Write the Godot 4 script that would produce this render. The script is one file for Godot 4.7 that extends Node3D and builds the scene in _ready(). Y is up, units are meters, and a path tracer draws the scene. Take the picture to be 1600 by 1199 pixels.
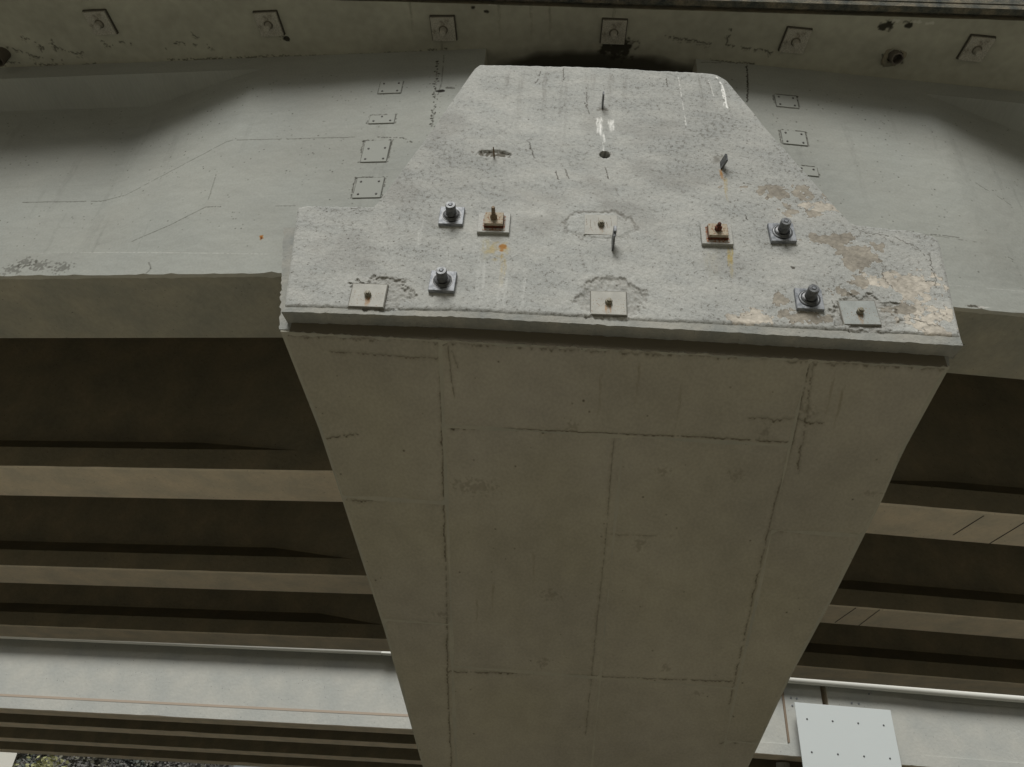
extends Node3D

# ---------------------------------------------------------------- helpers
var used = {}

func numbered(called: String) -> String:
	if not used.has(called):
		used[called] = 0
		return called
	used[called] += 1
	return "%s_%03d" % [called, used[called]]

func tag(o: Node, label: String, category: String, group: String = "", kind: String = "") -> void:
	if label != "": o.set_meta("label", label)
	if category != "": o.set_meta("category", category)
	if group != "": o.set_meta("group", group)
	if kind != "": o.set_meta("kind", kind)

func thing(called: String, label: String, category: String, at: Vector3 = Vector3.ZERO, turn: float = 0.0, group: String = "") -> Node3D:
	var o = Node3D.new()
	o.name = numbered(called)
	add_child(o)
	o.position = at
	o.rotation.y = turn
	tag(o, label, category, group)
	return o

func part(called: String, mesh: Mesh, mat: Material, parent: Node, at: Vector3 = Vector3.ZERO) -> MeshInstance3D:
	var o = MeshInstance3D.new()
	o.name = called
	o.mesh = mesh
	if mat != null: o.material_override = mat
	parent.add_child(o, true)
	o.position = at
	return o

func single(called: String, mesh: Mesh, mat: Material, label: String, category: String, group: String = "") -> MeshInstance3D:
	var o = part(numbered(called), mesh, mat, self)
	tag(o, label, category, group)
	return o

func structure(called: String, mesh: Mesh, mat: Material) -> MeshInstance3D:
	var o = part(numbered(called), mesh, mat, self)
	o.set_meta("kind", "structure")
	return o

func copy_of(o: Node3D, called: String, label: String) -> Node3D:
	var c = o.duplicate()
	c.name = numbered(called)
	add_child(c)
	c.set_meta("label", label)
	return c

func new_st() -> SurfaceTool:
	var st = SurfaceTool.new()
	st.begin(Mesh.PRIMITIVE_TRIANGLES)
	return st

func done(st: SurfaceTool) -> ArrayMesh:
	st.generate_normals()
	return st.commit()

# a flat polygon turned so that it faces away from c
func fan(st: SurfaceTool, pts: Array, c: Vector3, group: int = -1) -> void:
	var mid = Vector3.ZERO
	for p in pts: mid += p
	mid /= pts.size()
	for i in range(1, pts.size() - 1):
		var a: Vector3 = pts[0]
		var b: Vector3 = pts[i]
		var d: Vector3 = pts[i + 1]
		var n = (b - a).cross(d - a)
		if n.dot(mid - c) > 0.0:
			var e = b
			b = d
			d = e
		for v in [a, b, d]:
			st.set_smooth_group(group)
			st.set_uv(Vector2(v.x + v.z * 0.37, v.y))
			st.add_vertex(v)

func add_box(st: SurfaceTool, at: Vector3, size: Vector3, b: float = 0.0, basis: Basis = Basis()) -> void:
	var h = size * 0.5
	var P = func(x: float, y: float, z: float) -> Vector3: return at + basis * Vector3(x, y, z)
	if b <= 0.0:
		for k in 6:
			var s = 1.0 if k % 2 == 0 else -1.0
			var q = []
			for t in [[-1, -1], [1, -1], [1, 1], [-1, 1]]:
				var v = [s * h.x, t[0] * h.y, t[1] * h.z] if k < 2 else ([t[0] * h.x, s * h.y, t[1] * h.z] if k < 4 else [t[0] * h.x, t[1] * h.y, s * h.z])
				q.append(P.call(v[0], v[1], v[2]))
			fan(st, q, at)
		return
	var i = h - Vector3(b, b, b)
	for s in [-1.0, 1.0]:
		fan(st, [P.call(s * h.x, -i.y, -i.z), P.call(s * h.x, i.y, -i.z), P.call(s * h.x, i.y, i.z), P.call(s * h.x, -i.y, i.z)], at)
		fan(st, [P.call(-i.x, s * h.y, -i.z), P.call(i.x, s * h.y, -i.z), P.call(i.x, s * h.y, i.z), P.call(-i.x, s * h.y, i.z)], at)
		fan(st, [P.call(-i.x, -i.y, s * h.z), P.call(i.x, -i.y, s * h.z), P.call(i.x, i.y, s * h.z), P.call(-i.x, i.y, s * h.z)], at)
		for t in [-1.0, 1.0]:
			fan(st, [P.call(s * h.x, t * i.y, -i.z), P.call(s * h.x, t * i.y, i.z), P.call(s * i.x, t * h.y, i.z), P.call(s * i.x, t * h.y, -i.z)], at)
			fan(st, [P.call(s * h.x, -i.y, t * i.z), P.call(s * h.x, i.y, t * i.z), P.call(s * i.x, i.y, t * h.z), P.call(s * i.x, -i.y, t * h.z)], at)
			fan(st, [P.call(-i.x, s * h.y, t * i.z), P.call(i.x, s * h.y, t * i.z), P.call(i.x, s * i.y, t * h.z), P.call(-i.x, s * i.y, t * h.z)], at)
			for r in [-1.0, 1.0]:
				fan(st, [P.call(s * h.x, t * i.y, r * i.z), P.call(s * i.x, t * h.y, r * i.z), P.call(s * i.x, t * i.y, r * h.z)], at)

func box_mesh(size: Vector3, b: float = 0.0, at: Vector3 = Vector3.ZERO) -> ArrayMesh:
	var st = new_st()
	add_box(st, at, size, b)
	return done(st)

# profile of (radius, height) turned about an axis, smooth round and creased between rings
func add_lathe(st: SurfaceTool, profile: Array, n: int, basis: Basis = Basis(), at: Vector3 = Vector3.ZERO, wob: float = 0.0) -> void:
	for k in profile.size() - 1:
		var a: Vector2 = profile[k]
		var b: Vector2 = profile[k + 1]
		for i in n:
			var t0 = TAU * i / n
			var t1 = TAU * (i + 1) / n
			var r0 = 1.0 + wob * sin(t0 * 3.0 + 1.0) + wob * 0.6 * sin(t0 * 5.0)
			var r1 = 1.0 + wob * sin(t1 * 3.0 + 1.0) + wob * 0.6 * sin(t1 * 5.0)
			var q = [Vector3(cos(t0) * a.x * r0, sin(t0) * a.x * r0, a.y), Vector3(cos(t1) * a.x * r1, sin(t1) * a.x * r1, a.y), Vector3(cos(t1) * b.x * r1, sin(t1) * b.x * r1, b.y), Vector3(cos(t0) * b.x * r0, sin(t0) * b.x * r0, b.y)]
			var tris = [[0, 2, 1], [0, 3, 2]]
			for tr in tris:
				var A: Vector3 = q[tr[0]]
				var B: Vector3 = q[tr[1]]
				var D: Vector3 = q[tr[2]]
				if (B - A).cross(D - A).length() < 1e-12: continue
				for v in [A, B, D]:
					st.set_smooth_group(k + 1)
					st.set_uv(Vector2(v.x, v.y))
					st.add_vertex(at + basis * v)

func lathe_mesh(profile: Array, n: int, wob: float = 0.0) -> ArrayMesh:
	var st = new_st()
	add_lathe(st, profile, n, Basis(), Vector3.ZERO, wob)
	return done(st)

# grid with u to the right and v downwards as seen from its front
func grid(nu: int, nv: int, at: Callable, uv: Callable) -> ArrayMesh:
	var V = PackedVector3Array()
	var N = PackedVector3Array()
	var U = PackedVector2Array()
	var I = PackedInt32Array()
	var w = nu + 1
	V.resize(w * (nv + 1))
	N.resize(w * (nv + 1))
	U.resize(w * (nv + 1))
	for j in nv + 1:
		for i in w:
			var p: Vector3 = at.call(float(i) / nu, float(j) / nv)
			V[j * w + i] = p
			U[j * w + i] = uv.call(p)
	for j in nv + 1:
		var ja = maxi(j - 1, 0) * w
		var jb = mini(j + 1, nv) * w
		for i in w:
			var du = V[j * w + mini(i + 1, nu)] - V[j * w + maxi(i - 1, 0)]
			var dv = V[jb + i] - V[ja + i]
			N[j * w + i] = dv.cross(du).normalized()
	I.resize(nu * nv * 6)
	var k = 0
	for j in nv:
		for i in nu:
			var a = j * w + i
			I[k] = a
			I[k + 1] = a + 1
			I[k + 2] = a + w + 1
			I[k + 3] = a
			I[k + 4] = a + w + 1
			I[k + 5] = a + w
			k += 6
	var arr = []
	arr.resize(Mesh.ARRAY_MAX)
	arr[Mesh.ARRAY_VERTEX] = V
	arr[Mesh.ARRAY_NORMAL] = N
	arr[Mesh.ARRAY_TEX_UV] = U
	arr[Mesh.ARRAY_INDEX] = I
	var m = ArrayMesh.new()
	m.add_surface_from_arrays(Mesh.PRIMITIVE_TRIANGLES, arr)
	return m

# value of a polyline of Vector2 at x
func along(pts: Array, x: float) -> float:
	if x <= pts[0].x: return pts[0].y
	for i in range(1, pts.size()):
		if x <= pts[i].x:
			return lerpf(pts[i - 1].y, pts[i].y, (x - pts[i - 1].x) / maxf(pts[i].x - pts[i - 1].x, 1e-6))
	return pts[pts.size() - 1].y

func noise(seed_: int, freq: float, oct: int = 3) -> FastNoiseLite:
	var n = FastNoiseLite.new()
	n.seed = seed_
	n.noise_type = FastNoiseLite.TYPE_SIMPLEX_SMOOTH
	n.frequency = freq
	n.fractal_type = FastNoiseLite.FRACTAL_FBM if oct > 1 else FastNoiseLite.FRACTAL_NONE
	n.fractal_octaves = oct
	return n

# ---------------------------------------------------------------- paint on a real surface, in its own metres
class Canvas:
	var img: Image
	var x0: float
	var y1: float
	var k: float
	var w: int
	var h: int
	var nz: FastNoiseLite
	var rng = RandomNumberGenerator.new()

	func _init(x0_: float, y1_: float, width: float, height: float, k_: float, seed_: int) -> void:
		x0 = x0_
		y1 = y1_
		k = k_
		w = int(width * k)
		h = int(height * k)
		img = Image.create(w, h, false, Image.FORMAT_RGB8)
		nz = FastNoiseLite.new()
		nz.seed = seed_
		nz.frequency = 1.0
		nz.fractal_octaves = 3
		rng.seed = seed_

	func uv(p: Vector2) -> Vector2:
		return Vector2((p.x - x0) * k / w, (y1 - p.y) * k / h)

	func fill(f: Callable) -> void:
		var d = PackedByteArray()
		d.resize(w * h * 3)
		var o = 0
		for j in h:
			var y = y1 - (j + 0.5) / k
			for i in w:
				var c: Color = f.call(x0 + (i + 0.5) / k, y)
				d[o] = clampi(int(c.r * 255.0), 0, 255)
				d[o + 1] = clampi(int(c.g * 255.0), 0, 255)
				d[o + 2] = clampi(int(c.b * 255.0), 0, 255)
				o += 3
		img = Image.create_from_data(w, h, false, Image.FORMAT_RGB8, d)

	func dab(ix: int, iy: int, c: Color, a: float) -> void:
		if ix < 0 or iy < 0 or ix >= w or iy >= h or a <= 0.003: return
		img.set_pixel(ix, iy, img.get_pixel(ix, iy).lerp(c, minf(a, 1.0)))

	func dot(p: Vector2, r: float, c: Color, a: float) -> void:
		var q = Vector2((p.x - x0) * k, (y1 - p.y) * k)
		var R = maxf(r * k, 0.6)
		for j in range(int(q.y - R - 1), int(q.y + R + 2)):
			for i in range(int(q.x - R - 1), int(q.x + R + 2)):
				var e = q.distance_to(Vector2(i + 0.5, j + 0.5))
				dab(i, j, c, a * clampf(R - e + 0.5, 0.0, 1.0))

	# a ragged line: rag is how far it wanders, gaps (0..1) how much of it is missing
	func line(pts: Array, width: float, c: Color, a: float, rag: float = 0.0, gaps: float = 0.0) -> void:
		for s in pts.size() - 1:
			var A: Vector2 = pts[s]
			var B: Vector2 = pts[s + 1]
			var n = maxi(int(A.distance_to(B) * k * 1.2), 1)
			var side = (B - A).normalized().orthogonal()
			for i in n:
				var p = A.lerp(B, float(i) / n)
				var g = nz.get_noise_2d(p.x * 7.0 + 31.0, p.y * 7.0 + s)
				var f = nz.get_noise_2d(p.x * 40.0, p.y * 40.0 + 9.0)
				if 0.5 + 0.9 * g + 0.5 * f < gaps: continue
				var off = rag * (g * 0.9 + f * 0.8)
				dot(p + side * off, width * 0.5 * (0.75 + 0.8 * absf(f)), c, a * (0.65 + 0.6 * f))

	func blob(p: Vector2, rx: float, ry: float, c: Color, a: float, rag: float = 0.4, soft: float = 0.4, fr: float = 8.0) -> void:
		var m = 1.0 + rag
		for j in range(int((y1 - p.y - ry * m) * k), int((y1 - p.y + ry * m) * k) + 1):
			var y = y1 - (j + 0.5) / k
			for i in range(int((p.x - rx * m - x0) * k), int((p.x + rx * m - x0) * k) + 1):
				var x = x0 + (i + 0.5) / k
				var e = Vector2((x - p.x) / rx, (y - p.y) / ry).length() + rag * nz.get_noise_2d(x * fr, y * fr) * 1.6
				dab(i, j, c, a * clampf((1.0 - e) / soft, 0.0, 1.0))

	# something that ran down the wall
	func run(p: Vector2, length: float, width: float, c: Color, a: float) -> void:
		var n = int(length * k)
		for j in n:
			var t = float(j) / n
			var y = p.y - t * length
			var cx = p.x + 0.012 * nz.get_noise_2d(p.x * 9.0, y * 6.0)
			var half = width * 0.5 * (1.0 - 0.35 * t)
			for i in range(int((cx - half - x0) * k), int((cx + half - x0) * k) + 1):
				var x = x0 + (i + 0.5) / k
				var e = absf(x - cx) / half
				var g = 0.55 + 0.9 * nz.get_noise_2d(x * 45.0, y * 9.0) + 0.5 * nz.get_noise_2d(x * 90.0, y * 60.0)
				dab(i, int((y1 - y) * k), c, a * clampf(g, 0.0, 1.0) * (1.0 - t * t) * clampf(t * 7.0 + nz.get_noise_2d(x * 70.0, 3.0), 0.0, 1.0) * clampf((1.0 - e) * 2.5, 0.0, 1.0))

	func texture() -> ImageTexture:
		img.generate_mipmaps()
		return ImageTexture.create_from_image(img)

func tex_of(img: Image) -> ImageTexture:
	return ImageTexture.create_from_image(img)

func bump(n: FastNoiseLite, w: int, h: int, strength: float, seamless: bool = false) -> ImageTexture:
	var im: Image = n.get_seamless_image(w, h) if seamless else n.get_image(w, h)
	im.convert(Image.FORMAT_RGBA8)
	im.bump_map_to_normal_map(strength)
	return ImageTexture.create_from_image(im)

func painted(tex: Texture2D, rough: float, nrm: Texture2D = null, ns: float = 1.0) -> StandardMaterial3D:
	var m = StandardMaterial3D.new()
	m.albedo_texture = tex
	m.roughness = rough
	m.metallic_specular = 0.25
	if nrm != null:
		m.normal_enabled = true
		m.normal_texture = nrm
		m.normal_scale = ns
	return m

# even concrete with clouds, streaks and pores, mapped from all sides
func concrete(col: Color, amount: float, seed_: int, metres: float, pores: float, nrm: Texture2D, ns: float) -> StandardMaterial3D:
	var side = 512
	var a = noise(seed_, 0.008, 5).get_seamless_image(side, side)
	var b = noise(seed_ + 1, 0.06, 3).get_seamless_image(side, side)
	var da = a.get_data()
	var db = b.get_data()
	var d = PackedByteArray()
	d.resize(side * side * 3)
	for i in side * side:
		var f = 1.0 + amount * ((da[i] - 128) / 128.0 + 0.5 * (db[i] - 128) / 128.0)
		var warm = amount * 0.25 * (da[i] - 128) / 128.0
		d[i * 3] = clampi(int(col.r * 255.0 * (f + warm)), 0, 255)
		d[i * 3 + 1] = clampi(int(col.g * 255.0 * f), 0, 255)
		d[i * 3 + 2] = clampi(int(col.b * 255.0 * (f - warm)), 0, 255)
	var im = Image.create_from_data(side, side, false, Image.FORMAT_RGB8, d)
	var rng = RandomNumberGenerator.new()
	rng.seed = seed_
	for i in int(pores * 400.0):
		var p = Vector2i(rng.randi_range(0, side - 2), rng.randi_range(0, side - 2))
		var dark = im.get_pixelv(p).darkened(rng.randf_range(0.2, 0.6))
		im.set_pixelv(p, dark)
		if rng.randf() < 0.35: im.set_pixel(p.x + 1, p.y, dark)
		if rng.randf() < 0.25: im.set_pixel(p.x, p.y + 1, dark)
	im.generate_mipmaps()
	var m = painted(tex_of(im), 0.88, nrm, ns)
	m.uv1_triplanar = true
	m.uv1_world_triplanar = true
	m.uv1_scale = Vector3.ONE / metres
	return m

func plain(col: Color, rough: float, metal: float = 0.0) -> StandardMaterial3D:
	var m = StandardMaterial3D.new()
	m.albedo_color = col
	m.roughness = rough
	m.metallic = metal
	return m

# metal whose colour changes in spots
func spotted(base: Color, spot: Color, share: float, seed_: int, metres: float, rough: float, metal: float) -> StandardMaterial3D:
	var side = 256
	var a = noise(seed_, 0.02, 4).get_seamless_image(side, side).get_data()
	var b = noise(seed_ + 5, 0.12, 2).get_seamless_image(side, side).get_data()
	var im = Image.create(side, side, false, Image.FORMAT_RGB8)
	for j in side:
		for i in side:
			var v = a[j * side + i] / 255.0 * 0.65 + b[j * side + i] / 255.0 * 0.35
			var t = clampf((v - (1.0 - share)) * 7.0, 0.0, 1.0)
			im.set_pixel(i, j, base.lerp(spot, t) * (0.86 + 0.28 * b[j * side + i] / 255.0))
	im.generate_mipmaps()
	var m = painted(tex_of(im), rough)
	m.metallic = metal
	m.metallic_specular = 0.5
	m.uv1_triplanar = true
	m.uv1_scale = Vector3.ONE / metres
	return m

const ZF = -3.40      # front of the anchor block
const ZE = -3.52      # end face of the pier cap
const GZ = -3.74      # front of the first girders at the kink
const AL = 3.6        # degrees the left spans turn away
const AR = -5.0
const DECK = 7.48     # underside of the deck
const BOT = 5.0       # underside of the girders

func _ready() -> void:
	# ------------------------------------------------------------ camera
	var cam = Camera3D.new()
	cam.name = "camera"
	cam.fov = 52.35
	cam.near = 0.05
	cam.far = 2000.0
	cam.transform = Transform3D(Basis(Vector3.UP, deg_to_rad(3.3)) * Basis(Vector3.RIGHT, deg_to_rad(34.0)) * Basis(Vector3.BACK, deg_to_rad(4.1)), Vector3(0, 1.6, 0))
	add_child(cam)
	cam.current = true
	# ------------------------------------------------------------ sky, sun, exposure
	var we = WorldEnvironment.new()
	we.name = "environment"
	var env = Environment.new()
	env.background_mode = Environment.BG_SKY
	var sm = ProceduralSkyMaterial.new()
	sm.sky_top_color = Color(0.80, 0.83, 0.86)
	sm.sky_horizon_color = Color(0.86, 0.87, 0.88)
	sm.sky_curve = 0.2
	sm.sky_energy_multiplier = 0.4
	sm.ground_bottom_color = Color(0.24, 0.21, 0.17)
	sm.ground_horizon_color = Color(0.5, 0.5, 0.5)
	sm.sun_angle_max = 1.0
	var sky = Sky.new()
	sky.sky_material = sm
	env.sky = sky
	env.ambient_light_source = Environment.AMBIENT_SOURCE_SKY
	env.tonemap_mode = Environment.TONE_MAPPER_LINEAR
	env.tonemap_exposure = 1.97
	env.sdfgi_enabled = true
	env.ssao_enabled = true
	env.ssil_enabled = true
	we.environment = env
	add_child(we)
	var sun = DirectionalLight3D.new()
	sun.name = "sun"
	sun.light_energy = 0.5
	sun.light_color = Color(1.0, 0.995, 0.98)
	sun.light_angular_distance = 26.0
	sun.shadow_enabled = true
	add_child(sun)
	sun.position = Vector3(0, 20, 10)
	# light comes from behind the camera, high and a little from the left
	sun.look_at_from_position(Vector3(0, 20, 10), Vector3(0, 20, 10) - Vector3(-0.2, 1.02, 1.0), Vector3.UP)

	# ------------------------------------------------------------ shared materials
	var grain = bump(noise(7, 0.09, 4), 512, 512, 3.0, true)
	var m_soffit = concrete(Color8(156, 154, 142), 0.06, 11, 2.1, 0.5, grain, 0.25)
	var m_lip = concrete(Color8(143, 143, 137), 0.08, 19, 1.3, 1.4, grain, 0.3)
	var m_tan = concrete(Color8(213, 203, 185), 0.05, 17, 2.4, 0.5, grain, 0.2)
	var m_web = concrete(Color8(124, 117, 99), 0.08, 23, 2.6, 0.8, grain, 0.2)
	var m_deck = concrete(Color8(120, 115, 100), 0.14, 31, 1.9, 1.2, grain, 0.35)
	var m_far = concrete(Color8(167, 168, 162), 0.035, 41, 4.3, 0.5, grain, 0.15)
	var m_fascia = concrete(Color8(92, 90, 81), 0.28, 53, 0.7, 6.0, grain, 1.0)
	var m_dark = plain(Color8(40, 38, 34), 0.95)
	var m_plate = spotted(Color8(148, 148, 142), Color8(120, 100, 78), 0.27, 61, 0.35, 0.6, 0.0)
	var m_zinc = spotted(Color8(136, 139, 143), Color8(100, 104, 109), 0.5, 67, 0.25, 0.55, 0.12)
	var m_steel = spotted(Color8(98, 100, 101), Color8(64, 65, 66), 0.5, 71, 0.15, 0.48, 0.35)
	var m_grease = plain(Color8(26, 26, 28), 0.35)
	var m_rust = spotted(Color8(160, 150, 132), Color8(108, 60, 30), 0.40, 73, 0.12, 0.85, 0.0)
	var m_rustdeep = spotted(Color8(92, 46, 22), Color8(50, 24, 14), 0.5, 79, 0.1, 0.9, 0.0)
	var m_rod = spotted(Color8(118, 104, 82), Color8(86, 52, 30), 0.45, 83, 0.06, 0.7, 0.2)
	var m_soffit_plate = spotted(Color8(150, 147, 136), Color8(112, 107, 95), 0.4, 89, 0.5, 0.75, 0.0)

	# ------------------------------------------------------------ ground
	var gm = concrete(Color8(142, 137, 123), 0.25, 97, 6.0, 4.0, grain, 0.8)
	var gp = grid(60, 120, func(u, v):
		var x = lerpf(-420.0, 420.0, u)
		var z = lerpf(-600.0, 240.0, v)
		# unseen slope added behind the camera to cut off low sky light
		return Vector3(x, 0.0 if z < 14.0 else minf((z - 14.0) * 0.62, 60.0), z), func(p): return Vector2(p.x, p.z) * 0.2)
	structure("ground", gp, gm)

	build_deck(m_deck, m_fascia)
	build_girders(m_web, m_soffit, m_tan)
	build_cap(m_soffit, m_dark, m_lip)
	build_block(m_lip)
	build_far_bridge(m_far, m_soffit, m_web, m_tan, m_zinc)
	build_hill()
	build_anchors(m_zinc, m_steel, m_grease, m_plate, m_rust, m_rustdeep, m_rod)
	build_soffit_plates(m_soffit_plate, m_deck, m_dark)

# ---------------------------------------------------------------- deck of the near bridge
func build_deck(m_deck: Material, m_fascia: Material) -> void:
	var deck = thing("bridge_deck", "concrete deck slab of the near bridge overhanging its outermost girders", "bridge deck", Vector3(0.25, DECK, -3.4))
	var back = -13.3
	# inner slab, from the drip groove to the far edge, kinked with the spans
	var front_l = func(x: float) -> float: return -3.383 + (0.012 * (-0.9 - x) if x < -0.9 else -0.0145 * (x + 0.9))
	var front = func(x: float) -> float:
		return front_l.call(x) if x < 3.5 else front_l.call(3.5) - 0.075 * (x - 3.5)
	var xs = []
	var x = -20.0
	while x <= 20.01:
		xs.append(x)
		x += 0.5
	# painted strip of soffit in front of the girders
	var cv = Canvas.new(-6.0, 0.0, 11.0, 1.0, 150.0, 5)
	var n1 = noise(3, 0.9, 4)
	var n2 = noise(4, 9.0, 3)
	var base = Color8(153, 152, 140)
	cv.fill(func(px, py):
		var f = 1.0 + 0.08 * n1.get_noise_2d(px, py * 2.0) + 0.05 * n2.get_noise_2d(px, py)
		return Color(base.r * f, base.g * f, base.b * f * 0.99))
	var dark = Color8(38, 36, 30)
	var P = func(v: Vector3) -> Vector2: return Vector2(v.x, v.z + 3.3)
	for q in [[Vector3(-4.760, 7.480, -3.841), Vector3(-4.643, 7.480, -3.887), Vector3(-4.526, 7.480, -3.933), Vector3(-4.346, 7.480, -3.972)], [Vector3(-4.589, 7.480, -3.738), Vector3(-4.498, 7.480, -3.777), Vector3(-4.426, 7.480, -3.852), Vector3(-4.501, 7.480, -3.908)], [Vector3(-4.325, 7.480, -3.820), Vector3(-4.242, 7.480, -3.878), Vector3(-4.099, 7.480, -3.875)], [Vector3(-3.878, 7.480, -3.764), Vector3(-3.849, 7.480, -3.823), Vector3(-3.744, 7.480, -3.773), Vector3(-3.637, 7.480, -3.783)], [Vector3(-3.432, 7.480, -3.756), Vector3(-3.363, 7.480, -3.831), Vector3(-3.245, 7.480, -3.769), Vector3(-3.109, 7.480, -3.773), Vector3(-3.038, 7.480, -3.806)], [Vector3(-3.119, 7.480, -3.652), Vector3(-3.026, 7.480, -3.725), Vector3(-2.939, 7.480, -3.840)], [Vector3(-4.322, 7.480, -3.762), Vector3(-4.336, 7.480, -3.953), Vector3(-4.320, 7.480, -3.978)], [Vector3(-4.903, 7.480, -3.990), Vector3(-4.559, 7.480, -3.995), Vector3(-4.333, 7.480, -4.003), Vector3(-4.037, 7.480, -3.984)], [Vector3(-3.420, 7.480, -3.934), Vector3(-2.992, 7.480, -3.912), Vector3(-2.482, 7.480, -3.878), Vector3(-1.930, 7.480, -3.866), Vector3(-1.271, 7.480, -3.817), Vector3(-0.946, 7.480, -3.775)], [Vector3(1.214, 7.480, -3.834), Vector3(1.427, 7.480, -3.859), Vector3(1.583, 7.480, -3.861)], [Vector3(2.388, 7.480, -3.955), Vector3(2.503, 7.480, -3.988), Vector3(2.636, 7.480, -3.997)], [Vector3(3.475, 7.480, -4.080), Vector3(3.570, 7.480, -4.114), Vector3(3.603, 7.480, -4.151)], [Vector3(-2.338, 7.480, -3.554), Vector3(-2.287, 7.480, -3.722)], [Vector3(1.339, 7.480, -3.569), Vector3(1.317, 7.480, -3.707)], [Vector3(2.429, 7.480, -3.495), Vector3(2.570, 7.480, -3.482), Vector3(2.760, 7.480, -3.473)], [Vector3(0.820, 7.480, -3.633), Vector3(1.711, 7.480, -3.755)]]:
		var pts = []
		for v in q: pts.append(P.call(v))
		cv.line(pts, 0.006, dark, 0.85, 0.03, 0.45)
		cv.line(pts, 0.007, dark, 0.4, 0.07, 0.6)
	for q in [[Vector3(2.511, 7.480, -3.520), 0.06], [Vector3(2.673, 7.480, -3.522), 0.035], [Vector3(2.662, 7.480, -3.792), 0.09], [Vector3(0.449, 7.480, -3.753), 0.15], [Vector3(-0.723, 7.480, -3.429), 0.03], [Vector3(-0.613, 7.480, -3.459), 0.018], [Vector3(2.938, 7.480, -4.038), 0.02], [Vector3(-2.287, 7.480, -3.722), 0.03]]:
		cv.blob(P.call(q[0]), q[1], q[1] * 0.7, dark, 0.85, 0.5, 0.35, 12.0)
	cv.blob(P.call(Vector3(0.252, 7.480, -3.926)), 0.92, 0.24, Color8(60, 57, 49), 0.55, 0.12, 0.9, 3.0)  # this and the next: shade of the void, painted in with its stain
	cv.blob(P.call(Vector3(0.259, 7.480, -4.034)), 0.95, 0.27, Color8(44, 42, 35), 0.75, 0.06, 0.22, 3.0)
	for q in [Vector3(2.568, 7.480, -3.477), Vector3(2.740, 7.480, -3.484), Vector3(2.831, 7.480, -3.493), Vector3(-0.559, 7.480, -3.390), Vector3(-0.308, 7.480, -3.396)]:
		cv.blob(P.call(q), 0.04, 0.015, Color8(186, 184, 174), 0.7, 0.6, 0.3, 20.0)
	for v in [Vector3(-1.218, 7.480, -3.396), Vector3(-0.995, 7.480, -3.730), Vector3(-0.509, 7.480, -3.394), Vector3(-0.258, 7.480, -3.406), Vector3(-0.108, 7.480, -3.409), Vector3(0.391, 7.480, -3.400)]:
		cv.run(Vector2(v.x, v.z + 3.3 + 0.1), 0.4, 0.03, dark, 0.25)
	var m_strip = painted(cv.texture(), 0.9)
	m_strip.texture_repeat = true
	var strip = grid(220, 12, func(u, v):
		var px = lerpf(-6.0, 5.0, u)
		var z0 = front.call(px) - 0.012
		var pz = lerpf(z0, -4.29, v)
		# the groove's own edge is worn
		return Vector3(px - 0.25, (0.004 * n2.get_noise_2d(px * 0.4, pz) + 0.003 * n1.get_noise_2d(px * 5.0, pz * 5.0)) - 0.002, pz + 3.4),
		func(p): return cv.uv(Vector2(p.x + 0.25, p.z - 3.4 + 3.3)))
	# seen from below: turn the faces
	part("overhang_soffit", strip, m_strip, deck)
	var st = new_st()
	for i in xs.size() - 1:
		var a: float = xs[i]
		var b: float = xs[i + 1]
		var fa = front.call(a) - 0.012
		var fb = front.call(b) - 0.012
		var ba = back - 0.06 * absf(a)
		var bb = back - 0.06 * absf(b)
		var o = Vector3(0.25, DECK, -3.4)
		var c = Vector3((a + b) * 0.5, DECK + 0.13, -8.0) - o
		var y0 = DECK + 0.006
		var y1 = DECK + 0.27
		fan(st, [Vector3(a, y0, fa) - o, Vector3(b, y0, fb) - o, Vector3(b, y0, bb) - o, Vector3(a, y0, ba) - o], c)
		fan(st, [Vector3(a, y1, fa) - o, Vector3(b, y1, fb) - o, Vector3(b, y1, bb) - o, Vector3(a, y1, ba) - o], c)
		fan(st, [Vector3(a, y0, fa) - o, Vector3(b, y0, fb) - o, Vector3(b, y1, fb) - o, Vector3(a, y1, fa) - o], c)
		fan(st, [Vector3(a, y0, ba) - o, Vector3(b, y0, bb) - o, Vector3(b, y1, bb) - o, Vector3(a, y1, ba) - o], c)
	part("slab", done(st), m_deck, deck)
	# edge strip in front of the drip groove, and the weathered fascia above it
	var e = new_st()
	var f = new_st()
	for i in xs.size() - 1:
		var a: float = xs[i]
		var b: float = xs[i + 1]
		var o = Vector3(0.25, DECK, -3.4)
		for pr in [[e, 0.030, 0.078, -0.006, 0.05], [f, 0.052, 0.30, 0.05, 0.50]]:
			var q = []
			for s in [[a, 0], [b, 0], [b, 1], [a, 1]]:
				var z = front.call(s[0])
				q.append(Vector2(s[0], z))
			var z_back_a = front.call(a) + pr[1]
			var z_back_b = front.call(b) + pr[1]
			var zfa = front.call(a) + (pr[2] if pr[0] == e else 0.085)
			var zfb = front.call(b) + (pr[2] if pr[0] == e else 0.085)
			if pr[0] == f:
				z_back_a = front.call(a) - 0.10
				z_back_b = front.call(b) - 0.10
			var ylo = DECK + pr[3]
			var yhi = DECK + pr[4]
			var c = Vector3((a + b) * 0.5, (ylo + yhi) * 0.5, (z_back_a + zfa) * 0.5) - o
			fan(pr[0], [Vector3(a, ylo, z_back_a) - o, Vector3(b, ylo, z_back_b) - o, Vector3(b, ylo, zfb) - o, Vector3(a, ylo, zfa) - o], c)
			fan(pr[0], [Vector3(a, yhi, z_back_a) - o, Vector3(b, yhi, z_back_b) - o, Vector3(b, yhi, zfb) - o, Vector3(a, yhi, zfa) - o], c)
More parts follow.
